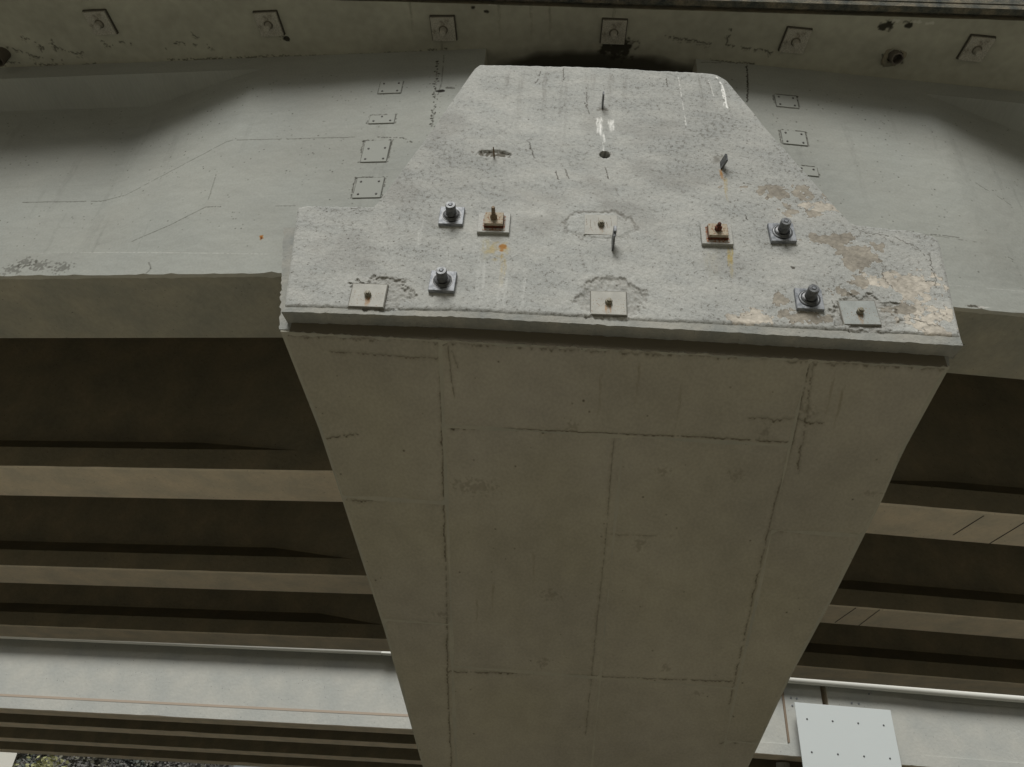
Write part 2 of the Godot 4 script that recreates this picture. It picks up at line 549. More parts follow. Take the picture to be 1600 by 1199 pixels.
			fan(pr[0], [Vector3(a, ylo, zfa) - o, Vector3(b, ylo, zfb) - o, Vector3(b, yhi, zfb) - o, Vector3(a, yhi, zfa) - o], c)
			fan(pr[0], [Vector3(a, ylo, z_back_a) - o, Vector3(b, ylo, z_back_b) - o, Vector3(b, yhi, z_back_b) - o, Vector3(a, yhi, z_back_a) - o], c)
	part("drip_edge", done(e), m_fascia, deck)
	part("fascia", done(f), m_fascia, deck)

# ---------------------------------------------------------------- girders
# section lofted along x: z = 0 is the front of the flanges, y the real height; rec(x) says how far the web stands back
func girder_mesh(x0: float, x1: float, step: float, top: float, rec: Callable, fl: float, width: float, ragged: float, seed_: int, lift: float = 0.0, bot: float = BOT) -> ArrayMesh:
	var n = int((x1 - x0) / step)
	var nz = noise(seed_, 5.0, 3)
	var face = new_st()
	var rest = new_st()
	var rows = []
	for i in n + 1:
		var x = lerpf(x0, x1, float(i) / n)
		var r: float = rec.call(x)
		var t = clampf(r / 0.29, 0.0, 1.0)
		var ch = ragged * (0.4 + 0.6 * nz.get_noise_1d(x * 1.0) + 1.2 * maxf(0.0, nz.get_noise_1d(x * 2.3 + 50.0) - 0.25) * 3.0)
		var w = width
		rows.append([
			Vector3(x, top, 0.0), Vector3(x, top - 0.17, 0.0), Vector3(x, top - 0.17 - 0.05 * t, -r), Vector3(x, bot + fl + lift * t + 0.3 * r, -r), Vector3(x, bot + fl, -0.006 * t),
			Vector3(x, bot + 0.012 + maxf(ch, 0.0), 0.0), Vector3(x, bot, -0.012 - maxf(ch, 0.0)), Vector3(x, bot, -w), Vector3(x, bot + fl, -w), Vector3(x, bot + fl + 0.09, -w + minf(r, w * 0.5 - 0.1)), Vector3(x, top - 0.22, -w + minf(r, w * 0.5 - 0.1)), Vector3(x, top, -w)])
	for k in 11:
		var st = face if k < 5 else rest
		for i in n:
			var q = [rows[i][k], rows[i + 1][k], rows[i + 1][k + 1], rows[i][k + 1]]
			for id in [0, 1, 2, 0, 2, 3]:
				var v: Vector3 = q[id]
				st.set_smooth_group(k + 1)
				st.set_uv(Vector2(v.x, v.y))
				st.add_vertex(v)
	for e in [0, n]:
		var c = Vector3(rows[n / 2][0].x, (top + bot) * 0.5, -width * 0.5)
		fan(rest, rows[e], c)
	face.generate_normals()
	rest.generate_normals()
	var m = face.commit()
	return rest.commit(m)

func set_mats(o: MeshInstance3D, a: Material, b: Material) -> void:
	o.material_override = null
	o.set_surface_override_material(0, a)
	o.set_surface_override_material(1, b)

func remap_uv(m: ArrayMesh, cv: Canvas) -> ArrayMesh:
	var out = ArrayMesh.new()
	for s in m.get_surface_count():
		var a = m.surface_get_arrays(s)
		if s == 0:
			var u: PackedVector2Array = a[Mesh.ARRAY_TEX_UV]
			for i in u.size(): u[i] = cv.uv(u[i])
			a[Mesh.ARRAY_TEX_UV] = u
		out.add_surface_from_arrays(Mesh.PRIMITIVE_TRIANGLES, a)
	return out

func web_canvas(x0: float, seed_: int, tone: Color) -> Canvas:
	var cv = Canvas.new(x0, 7.52, 5.6, 2.56, 190.0, seed_)
	var n1 = noise(seed_, 0.7, 4)
	var n2 = noise(seed_ + 1, 5.0, 3)
	var n3 = noise(seed_ + 2, 45.0, 2)
	cv.fill(func(x, y):
		var f = 1.0 + 0.06 * n1.get_noise_2d(x, y * 1.3) + 0.02 * n2.get_noise_2d(x * 0.5, y * 1.5) + 0.03 * n3.get_noise_2d(x, y)
		var wm = 0.007 * n1.get_noise_2d(x * 1.4 + 9.0, y * 1.4)
		return Color(tone.r * (f + wm), tone.g * f, tone.b * (f - wm)))
	# formwork board marks, pores
	for i in 9:
		cv.line([Vector2(x0, 5.3 + i * 0.24), Vector2(x0 + 5.6, 5.3 + i * 0.24)], 0.004, tone.darkened(0.2), 0.10, 0.008, 0.45)
	for i in 26:
		cv.run(Vector2(x0 + cv.rng.randf() * 5.6, cv.rng.randf_range(5.6, 7.25)), cv.rng.randf_range(0.3, 1.1), cv.rng.randf_range(0.02, 0.09), tone.darkened(0.3), 0.16)
	for i in 900:
		var p = Vector2(x0 + cv.rng.randf() * 5.6, 5.25 + cv.rng.randf() * 2.0)
		if n2.get_noise_2d(p.x * 0.3, p.y * 0.3) < cv.rng.randf_range(-0.4, 0.3): continue
		cv.dot(p, cv.rng.randf_range(0.0012, 0.0055), Color8(62, 60, 54), cv.rng.randf_range(0.4, 0.95))
	return cv

func patch_plate(parent: Node3D, c: Vector2, w: float, h: float, mat: Material, screw: Material, slots: Array) -> void:
	var st = new_st()
	add_box(st, Vector3.ZERO, Vector3(w, h, 0.012), 0.003)
	var o = part("patch_plate", done(st), mat, parent, Vector3(c.x, c.y, 0.0005))
	for s in slots:
		part("screw", lathe_mesh([Vector2(0.0085, 0.0), Vector2(0.0085, 0.003), Vector2(0.006, 0.005), Vector2(0.0, 0.005)], 10), screw, o, Vector3(s[0] * w, s[1] * h, 0.006))

func plate_marks(cv: Canvas, c: Vector2, w: float, h: float, rag: float) -> void:
	var a = c + Vector2(-w, h) * 0.5
	var b = c + Vector2(w, h) * 0.5
	var d = c + Vector2(w, -h) * 0.5
	var e = c + Vector2(-w, -h) * 0.5
	var dark = Color8(50, 48, 42)
	cv.line([a, b, d, e, a], 0.010, dark, 0.8, 0.004, 0.12)
	if rag > 0.0:
		cv.line([a + Vector2(-0.02, 0.012), b + Vector2(0.02, 0.012)], 0.012, dark, 0.7, rag, 0.35)
		cv.line([b + Vector2(0.012, 0.01), d + Vector2(0.012, 0.0)], 0.009, dark, 0.6, rag * 0.6, 0.45)
		cv.line([a + Vector2(-0.012, 0.01), e + Vector2(-0.012, 0.0)], 0.009, dark, 0.6, rag * 0.6, 0.45)

func build_girders(m_web: Material, m_soffit: Material, m_tan: Material) -> void:
	var tone = Color8(146, 148, 142)
	var dark = Color8(48, 46, 40)
	var web_l = web_canvas(-5.4, 101, tone)
	var web_r = web_canvas(1.0, 131, tone)
	# left: cracks in the render, joint beside the pier head, rust spot
	web_l.line([Vector2(-4.303, 6.072), Vector2(-3.828, 6.071), Vector2(-3.407, 6.057)], 0.006, dark, 0.6, 0.006, 0.05)
	web_l.line([Vector2(-3.397, 6.056), Vector2(-3.001, 6.224), Vector2(-2.580, 6.402)], 0.005, dark, 0.5, 0.005, 0.1)
	web_l.line([Vector2(-2.580, 6.402), Vector2(-2.077, 6.396), Vector2(-1.549, 6.396)], 0.005, dark, 0.55, 0.005, 0.1)
	web_l.line([Vector2(-1.373, 6.389), Vector2(-1.174, 6.373), Vector2(-1.093, 6.318)], 0.010, dark, 0.55, 0.014, 0.45)
	web_l.line([Vector2(-3.924, 5.375), Vector2(-3.358, 5.376)], 0.005, dark, 0.45, 0.004, 0.15)
	web_l.line([Vector2(-3.097, 5.478), Vector2(-2.788, 5.561), Vector2(-2.526, 5.665), Vector2(-2.409, 5.662)], 0.006, dark, 0.65, 0.003, 0.08)
	web_l.line([Vector2(-2.526, 5.665), Vector2(-2.536, 5.819), Vector2(-2.554, 6.056)], 0.004, dark, 0.4, 0.006, 0.45)
	web_l.line([Vector2(-3.923, 5.243), Vector2(-2.960, 5.227), Vector2(-1.938, 5.191)], 0.006, Color8(188, 188, 182), 0.6, 0.003, 0.2)
	web_l.line([Vector2(-2.003, 5.658), Vector2(-1.853, 5.661)], 0.005, dark, 0.4, 0.004, 0.3)
	web_l.line([Vector2(-2.777, 5.128), Vector2(-2.738, 5.068), Vector2(-2.759, 5.022)], 0.006, dark, 0.6, 0.01, 0.2)
	for i in 26:
		var t = i / 25.0
		var p = (Vector2(-1.018, 7.326)).lerp(Vector2(-0.963, 6.491), t)
		web_l.blob(p + Vector2(web_l.rng.randf_range(-0.02, 0.02), 0), web_l.rng.randf_range(0.004, 0.013), web_l.rng.randf_range(0.006, 0.016), dark, 0.8, 0.6, 0.4, 30.0)
		if i % 2 == 0: web_l.dot(p + Vector2(0.045, 0.0), 0.003, dark, 0.6)
	web_l.line([Vector2(-1.022, 7.361), Vector2(-0.991, 6.950), Vector2(-0.963, 6.491)], 0.008, dark, 0.5, 0.02, 0.4)
	web_l.line([Vector2(-0.975, 7.412), Vector2(-0.954, 7.031), Vector2(-0.966, 6.867)], 0.004, dark, 0.5, 0.004, 0.2)
	web_l.blob(Vector2(-0.948, 6.931), 0.035, 0.018, Color8(30, 28, 24), 0.95, 0.4, 0.4, 14.0)
	web_l.blob(Vector2(-0.889, 6.961), 0.035, 0.02, dark, 0.5, 0.7, 0.5, 22.0)
	web_l.blob(Vector2(-2.031, 5.349), 0.016, 0.024, Color8(150, 88, 24), 0.95, 0.5, 0.5, 30.0)
	web_l.blob(Vector2(-2.029, 5.343), 0.008, 0.012, Color8(80, 40, 14), 0.9, 0.4, 0.5, 40.0)
	for q in [[Vector2(-3.754, 5.083)], [Vector2(-3.575, 5.110)], [Vector2(-3.401, 5.090)], [Vector2(-3.684, 5.142)]]:
		web_l.blob(q[0], 0.06, 0.04, dark, 0.35, 1.0, 0.2, 30.0)
	# right: cracked joint, marks
	web_r.line([Vector2(1.524, 7.478), Vector2(1.505, 7.217), Vector2(1.472, 6.965)], 0.012, dark, 0.85, 0.010, 0.25)
	web_r.line([Vector2(1.101, 7.435), Vector2(1.515, 7.494)], 0.006, dark, 0.6, 0.010, 0.3)
	web_r.line([Vector2(2.624, 5.675), Vector2(2.827, 5.670)], 0.006, dark, 0.6, 0.006, 0.1)
	web_r.line([Vector2(3.147, 6.325), Vector2(3.260, 6.278)], 0.006, dark, 0.5, 0.006, 0.2)
	web_r.line([Vector2(3.320, 6.252), Vector2(3.436, 6.192)], 0.005, dark, 0.5, 0.006, 0.3)
	web_r.line([Vector2(3.177, 5.580), Vector2(3.221, 5.562)], 0.006, dark, 0.6, 0.006, 0.2)
	web_r.line([Vector2(2.061, 5.689), Vector2(2.466, 5.680), Vector2(2.999, 5.637)], 0.005, dark, 0.3, 0.006, 0.5)
	web_r.line([Vector2(2.618, 5.209), Vector2(3.139, 5.215)], 0.005, Color8(186, 187, 182), 0.4, 0.003, 0.3)
	web_r.blob(Vector2(2.765, 5.039), 0.07, 0.012, Color8(70, 66, 58), 0.9, 0.6, 0.3, 20.0)
	web_r.blob(Vector2(2.807, 5.038), 0.05, 0.008, Color8(196, 196, 190), 0.8, 0.6, 0.3, 20.0)
	# patches
	var lp = [[Vector2(-1.363, 6.995), 0.185, 0.155, 0.0], [Vector2(-1.371, 6.594), 0.2, 0.1, 0.02], [Vector2(-1.361, 6.220), 0.195, 0.24, 0.018], [Vector2(-1.349, 5.824), 0.20, 0.21, 0.014]]
	var rp = [[Vector2(1.791, 7.023), 0.175, 0.15, 0.010], [Vector2(1.788, 6.579), 0.185, 0.16, 0.014], [Vector2(1.835, 6.212), 0.15, 0.1, 0.012]]
	for q in lp: plate_marks(web_l, q[0], q[1], q[2], q[3])
	for q in rp: plate_marks(web_r, q[0], q[1], q[2], q[3])
	var fine = bump(noise(140, 0.05, 4), 1024, 480, 1.6)
	var m_l = painted(web_l.texture(), 0.8, fine, 0.35)
	var m_r = painted(web_r.texture(), 0.8, fine, 0.35)
	var rec_l = func(x: float) -> float: return 0.29 * smoothstep(0.0, 1.0, clampf((-2.55 - x) / 1.05, 0.0, 1.0) * 0.92 + 0.04 * clampf((-2.45 - x) / 1.25, 0.0, 2.0))
	rec_l = func(x: float) -> float: return 0.29 * clampf((-2.52 - x) / 1.12, 0.0, 1.0)
	var rec_r = func(x: float) -> float: return 0.29 * clampf((x - 2.97) / 1.12, 0.0, 1.0)
	var turn_l = -deg_to_rad(AL)
	var turn_r = -deg_to_rad(AR)
	var zs = [GZ, -6.55, -9.40, -12.20]
	var label_l = ["pale outermost girder left of the pier head with four screwed patch plates", "second girder from the front on the left, dark web over brown underside", "third girder from the front left of the pier, narrow brown underside band", "rearmost girder of the near bridge on the left, just before the daylit gap"]
	var label_r = ["pale outermost girder right of the pier head, partly hidden by the concrete block", "second girder from the front on the right with slanting dark lines underneath", "third girder from the front right of the pier, narrow brown underside band", "rearmost girder of the near bridge on the right, above the long bright pipe"]
	var plate_paint = painted(null, 0.75)
	plate_paint.albedo_color = Color8(144, 146, 140)
	var screw = plain(Color8(64, 62, 56), 0.6)
	var four = [[-0.33, 0.3], [0.33, 0.3], [-0.33, -0.32], [0.33, -0.32]]
	for side in 2:
		var gl = thing("bridge_girder", label_l[0] if side == 0 else label_r[0], "bridge girder", Vector3(0, 0, zs[0]), turn_l if side == 0 else turn_r, "concrete bridge girders")
		var m1 = girder_mesh(-20.0, -0.63, 0.05, DECK, rec_l, 0.235, 0.68, 0.010, 201) if side == 0 else girder_mesh(1.10, 20.0, 0.05, DECK, rec_r, 0.235, 0.68, 0.010, 211)
		m1 = remap_uv(m1, web_l if side == 0 else web_r)
		var b = part("beam", m1, null, gl)
		set_mats(b, m_l if side == 0 else m_r, m_soffit)
		var plates = lp if side == 0 else rp
		for k in plates.size():
			var q = plates[k]
			var sl = four
			if side == 0 and k == 1: sl = [[-0.32, -0.2], [0.34, -0.2], [-0.02, 0.3]]
			if side == 0 and k == 2: sl = [[-0.3, 0.12], [0.34, 0.14], [-0.33, -0.36], [0.36, -0.36]]
			if side == 1 and k == 2: sl = [[0.3, 0.2], [-0.3, 0.2]]
			patch_plate(gl, q[0], q[1], q[2], plate_paint, screw, sl)
		# the girders behind share one plainer mesh
		var m2 = girder_mesh(-20.0, -0.63, 0.2, DECK, rec_l, 0.235, 0.66, 0.006, 221, 0.15) if side == 0 else girder_mesh(1.10, 20.0, 0.2, DECK, rec_r, 0.235, 0.66, 0.006, 231, 0.15)
		var proto: Node3D = null
		var rear = []
		for k in [1, 2, 3]:
			var g: Node3D
			if proto == null:
				g = thing("bridge_girder", label_l[k] if side == 0 else label_r[k], "bridge girder", Vector3(0, 0, zs[k]), turn_l if side == 0 else turn_r, "concrete bridge girders")
				var bb = part("beam", m2, null, g)
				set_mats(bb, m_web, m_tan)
				proto = g
			else:
				g = copy_of(proto, "bridge_girder", label_l[k] if side == 0 else label_r[k])
			g.position = Vector3(0, 0, zs[k])
			rear.append(g)
		for k in [1, 2]:
			var g = rear[k - 1]
			var seams = []
			if side == 1 and k == 1: seams = [[Vector2(4.225, -0.054), Vector2(4.185, -0.528)], [Vector2(4.665, -0.099), Vector2(4.634, -0.665)]]
			if side == 1 and k == 2: seams = [[Vector2(3.962, 0.002), Vector2(3.950, -0.612)], [Vector2(4.263, 0.003), Vector2(4.289, -0.662)]]
			for q in seams:
				var s0 = Vector3(q[0].x, BOT - 0.002, q[0].y)
				var s1 = Vector3(q[1].x, BOT - 0.002, q[1].y)
				var bs = Basis(Vector3.UP, atan2(-(s1 - s0).z, (s1 - s0).x))
				var sst = new_st()
				add_box(sst, Vector3.ZERO, Vector3(s0.distance_to(s1), 0.004, 0.009))
				var so = part("slanting_seam", done(sst), screw, g, (s0 + s1) * 0.5)
				so.basis = bs

# ---------------------------------------------------------------- pier cap
func build_cap(m_soffit: Material, m_dark: Material, m_lip: Material) -> void:
	var cap = thing("pier_cap", "tapering concrete pier head with panelled underside sloping down into the dark", "pier cap", Vector3(0.3, 0, -8.9))
	var o = Vector3(0.3, 0, -8.9)
	var edge_l = [Vector2(-1.557, 0.000), Vector2(-1.400, 0.582), Vector2(-1.291, 1.137), Vector2(-1.110, 2.071), Vector2(-0.900, 3.413)]
	var edge_r = [Vector2(2.181, 0.000), Vector2(2.068, 0.513), Vector2(2.036, 0.804), Vector2(1.907, 1.558), Vector2(1.773, 2.220), Vector2(1.640, 3.110)]
	var L = []
	var R = []
	for p in edge_l: L.append(Vector2(p.y, p.x))
	for p in edge_r: R.append(Vector2(p.y, p.x))
	L.append(Vector2(4.6, L[L.size() - 1].y + 0.22 * (4.6 - L[L.size() - 1].x)))
	R.append(Vector2(4.6, R[R.size() - 1].y - 0.18 * (4.6 - R[R.size() - 1].x)))
	L[0].x = -0.01
	R[0].x = -0.01
	var top = 4.985
	var soffit_y = func(x: float, w: float) -> float: return 4.272 - 0.0206 * (x + 1.556) - 0.5095 * w
	# painted underside
	var cv = Canvas.new(-1.8, 0.1, 4.2, 4.8, 230.0, 301)
	var tone = Color8(155, 151, 138)
	var n1 = noise(302, 0.6, 4)
	var n2 = noise(303, 4.0, 4)
	var n3 = noise(304, 40.0, 2)
	cv.fill(func(x, y):
		var f = 1.0 + 0.06 * n1.get_noise_2d(x, y) + 0.045 * n2.get_noise_2d(x, y) + 0.045 * n3.get_noise_2d(x, y)
		return Color(tone.r * f, tone.g * f, tone.b * (f - 0.03 * n1.get_noise_2d(x + 7.0, y))))
	var dark = Color8(78, 72, 59)
	var M = func(v: Vector2) -> Vector2: return Vector2(v.x, -v.y)
	var draw = func(q: Array, wd: float, a: float, rag: float, gaps: float):
		var pts = []
		for v in q: pts.append(M.call(v))
		cv.line(pts, wd * 0.6, dark, a * 0.55, rag * 0.7, gaps * 0.5)
		cv.line(pts, wd * 0.7, dark, a * 0.7, rag, gaps + 0.25)
		cv.line(pts, 0.035, dark, a * 0.014, 0.02, 0.2)
		cv.line(pts, 0.006, Color8(176, 170, 154), a * 0.5, rag * 1.6, gaps + 0.3)
	draw.call([Vector2(-0.626, -0.008), Vector2(-0.638, 0.526), Vector2(-0.646, 1.574), Vector2(-0.665, 2.716), Vector2(-0.660, 3.385)], 0.012, 0.7, 0.012, 0.25)
	draw.call([Vector2(-0.583, 0.025), Vector2(-0.570, 0.209), Vector2(-0.555, 0.330)], 0.008, 0.8, 0.008, 0.1)
	draw.call([Vector2(1.433, 0.010), Vector2(1.434, 0.281), Vector2(1.438, 0.474), Vector2(1.408, 0.893), Vector2(1.401, 1.502), Vector2(1.396, 2.497)], 0.011, 0.65, 0.014, 0.3)
	draw.call([Vector2(1.449, -0.012), Vector2(1.476, 0.278), Vector2(1.508, 0.673)], 0.010, 0.5, 0.02, 0.4)
	draw.call([Vector2(0.398, 0.509), Vector2(0.402, 1.290), Vector2(0.391, 2.015), Vector2(0.382, 2.926)], 0.008, 0.5, 0.008, 0.3)
	draw.call([Vector2(-0.619, 0.521), Vector2(-0.097, 0.500), Vector2(0.397, 0.493), Vector2(0.921, 0.480), Vector2(1.409, 0.480)], 0.014, 0.75, 0.016, 0.2)
	draw.call([Vector2(-1.282, 1.053), Vector2(-0.947, 1.033), Vector2(-0.649, 1.030)], 0.010, 0.6, 0.010, 0.2)
	draw.call([Vector2(-1.103, 1.986), Vector2(-0.646, 1.978)], 0.012, 0.6, 0.014, 0.25)
	draw.call([Vector2(1.410, 1.071), Vector2(1.716, 1.066), Vector2(2.045, 1.059)], 0.010, 0.55, 0.014, 0.35)
	draw.call([Vector2(-0.659, 2.400), Vector2(0.044, 2.359), Vector2(0.391, 2.342), Vector2(1.384, 2.283)], 0.012, 0.65, 0.014, 0.25)
	draw.call([Vector2(1.387, 2.885), Vector2(1.620, 2.858)], 0.012, 0.6, 0.014, 0.2)
	draw.call([Vector2(0.433, 1.170), Vector2(0.856, 1.146)], 0.006, 0.4, 0.008, 0.45)
	draw.call([Vector2(-1.314, 0.093), Vector2(-0.883, 0.096), Vector2(-0.623, 0.100)], 0.010, 0.45, 0.016, 0.35)
	draw.call([Vector2(1.157, 0.343), Vector2(1.410, 0.339), Vector2(1.592, 0.347)], 0.010, 0.6, 0.02, 0.4)
	draw.call([Vector2(-1.359, 0.634), Vector2(-1.235, 0.605), Vector2(-1.154, 0.591)], 0.014, 0.8, 0.02, 0.35)
	draw.call([Vector2(-1.529, 0.017), Vector2(-0.951, 0.009), Vector2(-0.510, 0.014), Vector2(0.499, 0.011), Vector2(1.550, 0.007), Vector2(2.167, 0.011)], 0.010, 0.4, 0.02, 0.3)
	draw.call([Vector2(-0.562, 0.053), Vector2(-0.528, 0.150)], 0.008, 0.5, 0.01, 0.3)
	for q in [[Vector2(-0.449, 0.894), 0.16, 0.06], [Vector2(0.704, 0.707), 0.05, 0.03], [Vector2(1.144, 0.706), 0.05, 0.04], [Vector2(1.263, 0.426), 0.03, 0.05], [Vector2(0.902, 2.209), 0.04, 0.04], [Vector2(1.156, 2.419), 0.04, 0.03], [Vector2(0.149, 0.461), 0.05, 0.04], [Vector2(0.041, 2.259), 0.05, 0.05], [Vector2(-0.688, 1.894), 0.06, 0.03], [Vector2(1.469, 0.279), 0.06, 0.05], [Vector2(1.951, 0.768), 0.06, 0.02], [Vector2(0.622, 1.225), 0.05, 0.05], [Vector2(0.064, 1.668), 0.08, 0.05]]:
		cv.blob(M.call(q[0]), q[1] * 0.8, q[2] * 0.8, dark, 0.2, 1.0, 0.6, 30.0)
	for i in 420:
		var p = Vector2(-1.7 + cv.rng.randf() * 3.9, -cv.rng.randf() * 4.4)
		if n2.get_noise_2d(p.x * 0.4, p.y * 0.4) < cv.rng.randf_range(-0.3, 0.5): continue
		cv.dot(p, cv.rng.randf_range(0.0015, 0.007), dark, cv.rng.randf_range(0.35, 0.8))
	for q in [Vector2(-0.439, 1.711), Vector2(-0.329, 1.573), Vector2(-0.055, 1.327), Vector2(0.750, 0.171), Vector2(1.577, 0.051), Vector2(1.646, 0.120), Vector2(0.502, 0.039), Vector2(0.292, 0.105)]:
		cv.run(M.call(q), 0.3, 0.02, Color8(120, 112, 94), 0.5)
	var m_panel = painted(cv.texture(), 0.82, bump(noise(305, 0.04, 5), 960, 1100, 1.6), 0.5)
	# panels left by the formwork boards: each is a piece with its own edge
	var xa = -0.625
	var xm = 0.455
	var xb = 1.425
	var rows_l = [-0.005, (Vector2(-0.947, 1.033)).y, (Vector2(-0.874, 1.982)).y, 3.45, 4.6]
	var rows_c = [-0.005, (Vector2(-0.097, 0.508)).y, (Vector2(0.044, 2.359)).y, 4.6]
	var rows_r = [-0.005, (Vector2(1.716, 1.066)).y, (Vector2(1.504, 2.871)).y, 4.6]
	var cells = []
	for i in rows_l.size() - 1: cells.append([0, rows_l[i], rows_l[i + 1]])
	cells.append([3, rows_c[0], rows_c[1]])
	for i in range(1, rows_c.size() - 1):
		cells.append([1, rows_c[i], rows_c[i + 1]])
		cells.append([2, rows_c[i], rows_c[i + 1]])
	for i in rows_r.size() - 1: cells.append([4, rows_r[i], rows_r[i + 1]])
	var lump = noise(306, 1.2, 3)
	var rim = noise(307, 9.0, 3)
	var nrm = Vector3(-0.0206, -1.0, 0.5095).normalized()
	nrm = Vector3(-0.0184, -0.891, 0.4539)
	for ci in cells.size():
		var c = cells[ci]
		var lift = 0.002 + 0.0035 * fposmod(ci * 0.618, 1.0)
		var xl = func(w: float) -> float:
			return along(L, w) + 0.006 + 0.012 * maxf(0.0, rim.get_noise_1d(w * 3.0) - 0.1) if c[0] == 0 else (xm if c[0] == 2 else (xb if c[0] == 4 else xa))
		var xr = func(w: float) -> float:
			return along(R, w) - 0.006 - 0.012 * maxf(0.0, rim.get_noise_1d(w * 3.0 + 40.0) - 0.1) if c[0] == 4 else (xm if c[0] == 1 else (xa if c[0] == 0 else xb))
		var mid = (c[1] + c[2]) * 0.5
		var width = xr.call(mid) - xl.call(mid)
		var nu = int(width / 0.03)
		var nv = int((c[2] - c[1]) / 0.03)
		var at = func(u, v):
			# v runs towards the front, as seen from below
			var w = lerpf(c[2], c[1], v)
			var x = lerpf(xl.call(w), xr.call(w), u)
			var g = 0.0035
			var e = minf(minf(u, 1.0 - u) * width, minf(v, 1.0 - v) * (c[2] - c[1]))
			var down = lift + 0.004 * lump.get_noise_2d(x, w) + 0.0015 * rim.get_noise_2d(x, w)
			down -= 0.010 * (1.0 - smoothstep(0.0, 0.014 + 0.01 * maxf(0.0, rim.get_noise_2d(x * 1.7, w * 1.7)), e))
			if c[1] < 0.0 and v > 0.5:
				# worn front arris
				var f = (1.0 - v) * (c[2] - c[1])
				down -= 0.02 * maxf(0.0, rim.get_noise_1d(x * 2.0)) * (1.0 - smoothstep(0.0, 0.05, f))
			var p = Vector3(x, soffit_y.call(x, w), ZE - w)
			return p + nrm * down - o
		var um = func(p: Vector3) -> Vector2:
			return cv.uv(Vector2(p.x + o.x, (p.z + o.z - ZE)))
		part("soffit_panel", grid(maxi(nu, 4), maxi(nv, 4), at, um), m_panel, cap)
	# body behind the panels
	var st = new_st()
	var n = 40
	for i in n:
		var w0 = lerpf(0.0, 4.6, float(i) / n)
		var w1 = lerpf(0.0, 4.6, float(i + 1) / n)
		var q = []
		for w in [w0, w1]:
			var l = along(L, w)
			var r = along(R, w)
			q.append([Vector3(l, soffit_y.call(l, w) + 0.004, ZE - w) - o, Vector3(r, soffit_y.call(r, w) + 0.004, ZE - w) - o, Vector3(r, top, ZE - w) - o, Vector3(l, top, ZE - w) - o])
		var c = Vector3(0.3, 4.2 - w0 * 0.3, ZE - (w0 + w1) * 0.5) - o
		for k in 4:
			fan(st, [q[0][k], q[0][(k + 1) % 4], q[1][(k + 1) % 4], q[1][k]], c)
		if i == 0: fan(st, q[0], c)
	# beyond the shaft the cap goes on to the rear edge of the bridge
	add_box(st, Vector3(0.35, 3.5, -10.95) - o, Vector3(2.3, 2.97, 4.6))
	part("body", done(st), m_soffit, cap)
	part("shaft", box_mesh(Vector3(2.2, 2.6, 2.4), 0.04, Vector3(0.35, 1.3, -9.3) - o), m_soffit, cap)
	# upstand at the very end, with a bumpy left arris
	var e = new_st()
	var bump_n = noise(308, 14.0, 2)
	var ny = 44
	for i in ny:
		var q = []
		for j in [i, i + 1]:
			var t = float(j) / ny
			var y = lerpf(4.288, 5.10, t)
			var x = lerpf(-1.556, -1.715, t) - 0.012 * bump_n.get_noise_1d(y * 2.0) - 0.006
			q.append([Vector3(x, y, ZE + 0.004) - o, Vector3(x + 0.05, y, ZE + 0.006) - o, Vector3(2.18 + 0.13 * t, y - 0.08 * (1.0 - t), ZE + 0.004) - o, Vector3(2.18 + 0.13 * t, y - 0.08 * (1.0 - t), -3.715) - o, Vector3(x, y, -3.715) - o])
		var c = Vector3(0.3, 4.7, -3.62) - o
		for k in 5:
			fan(e, [q[0][k], q[0][(k + 1) % 5], q[1][(k + 1) % 5], q[1][k]], c)
		if i == 0: fan(e, q[0], c)
		if i == ny - 1: fan(e, q[1], c)
	part("end_face", done(e), m_lip, cap)
	# shadow line below the added block, painted as a dark strip with some grime
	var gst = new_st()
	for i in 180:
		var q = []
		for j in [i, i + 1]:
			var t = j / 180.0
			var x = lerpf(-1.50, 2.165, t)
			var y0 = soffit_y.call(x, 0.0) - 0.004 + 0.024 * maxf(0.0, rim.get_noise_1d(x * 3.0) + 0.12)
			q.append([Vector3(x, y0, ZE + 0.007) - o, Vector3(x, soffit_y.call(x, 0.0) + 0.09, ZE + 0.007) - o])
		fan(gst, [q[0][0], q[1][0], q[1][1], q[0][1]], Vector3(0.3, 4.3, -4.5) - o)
	part("joint_shade_grime", done(gst), plain(Color8(92, 86, 72), 0.95), cap)

# ---------------------------------------------------------------- anchor block
func crater(x: float, y: float, c: Vector2, rx: float, ry: float, nz: FastNoiseLite, rag: float) -> float:
	var dx = (x - c.x) / rx
	var dy = (y - c.y) / ry
	if absf(dx) > 1.7 or absf(dy) > 1.7: return 0.0
	var e = sqrt(dx * dx + dy * dy) + rag * nz.get_noise_2d(x * 1.0, y * 1.0) + rag * 0.4 * nz.get_noise_2d(x * 3.1, y * 3.1)
	return 1.0 - smoothstep(0.86, 1.0, e)

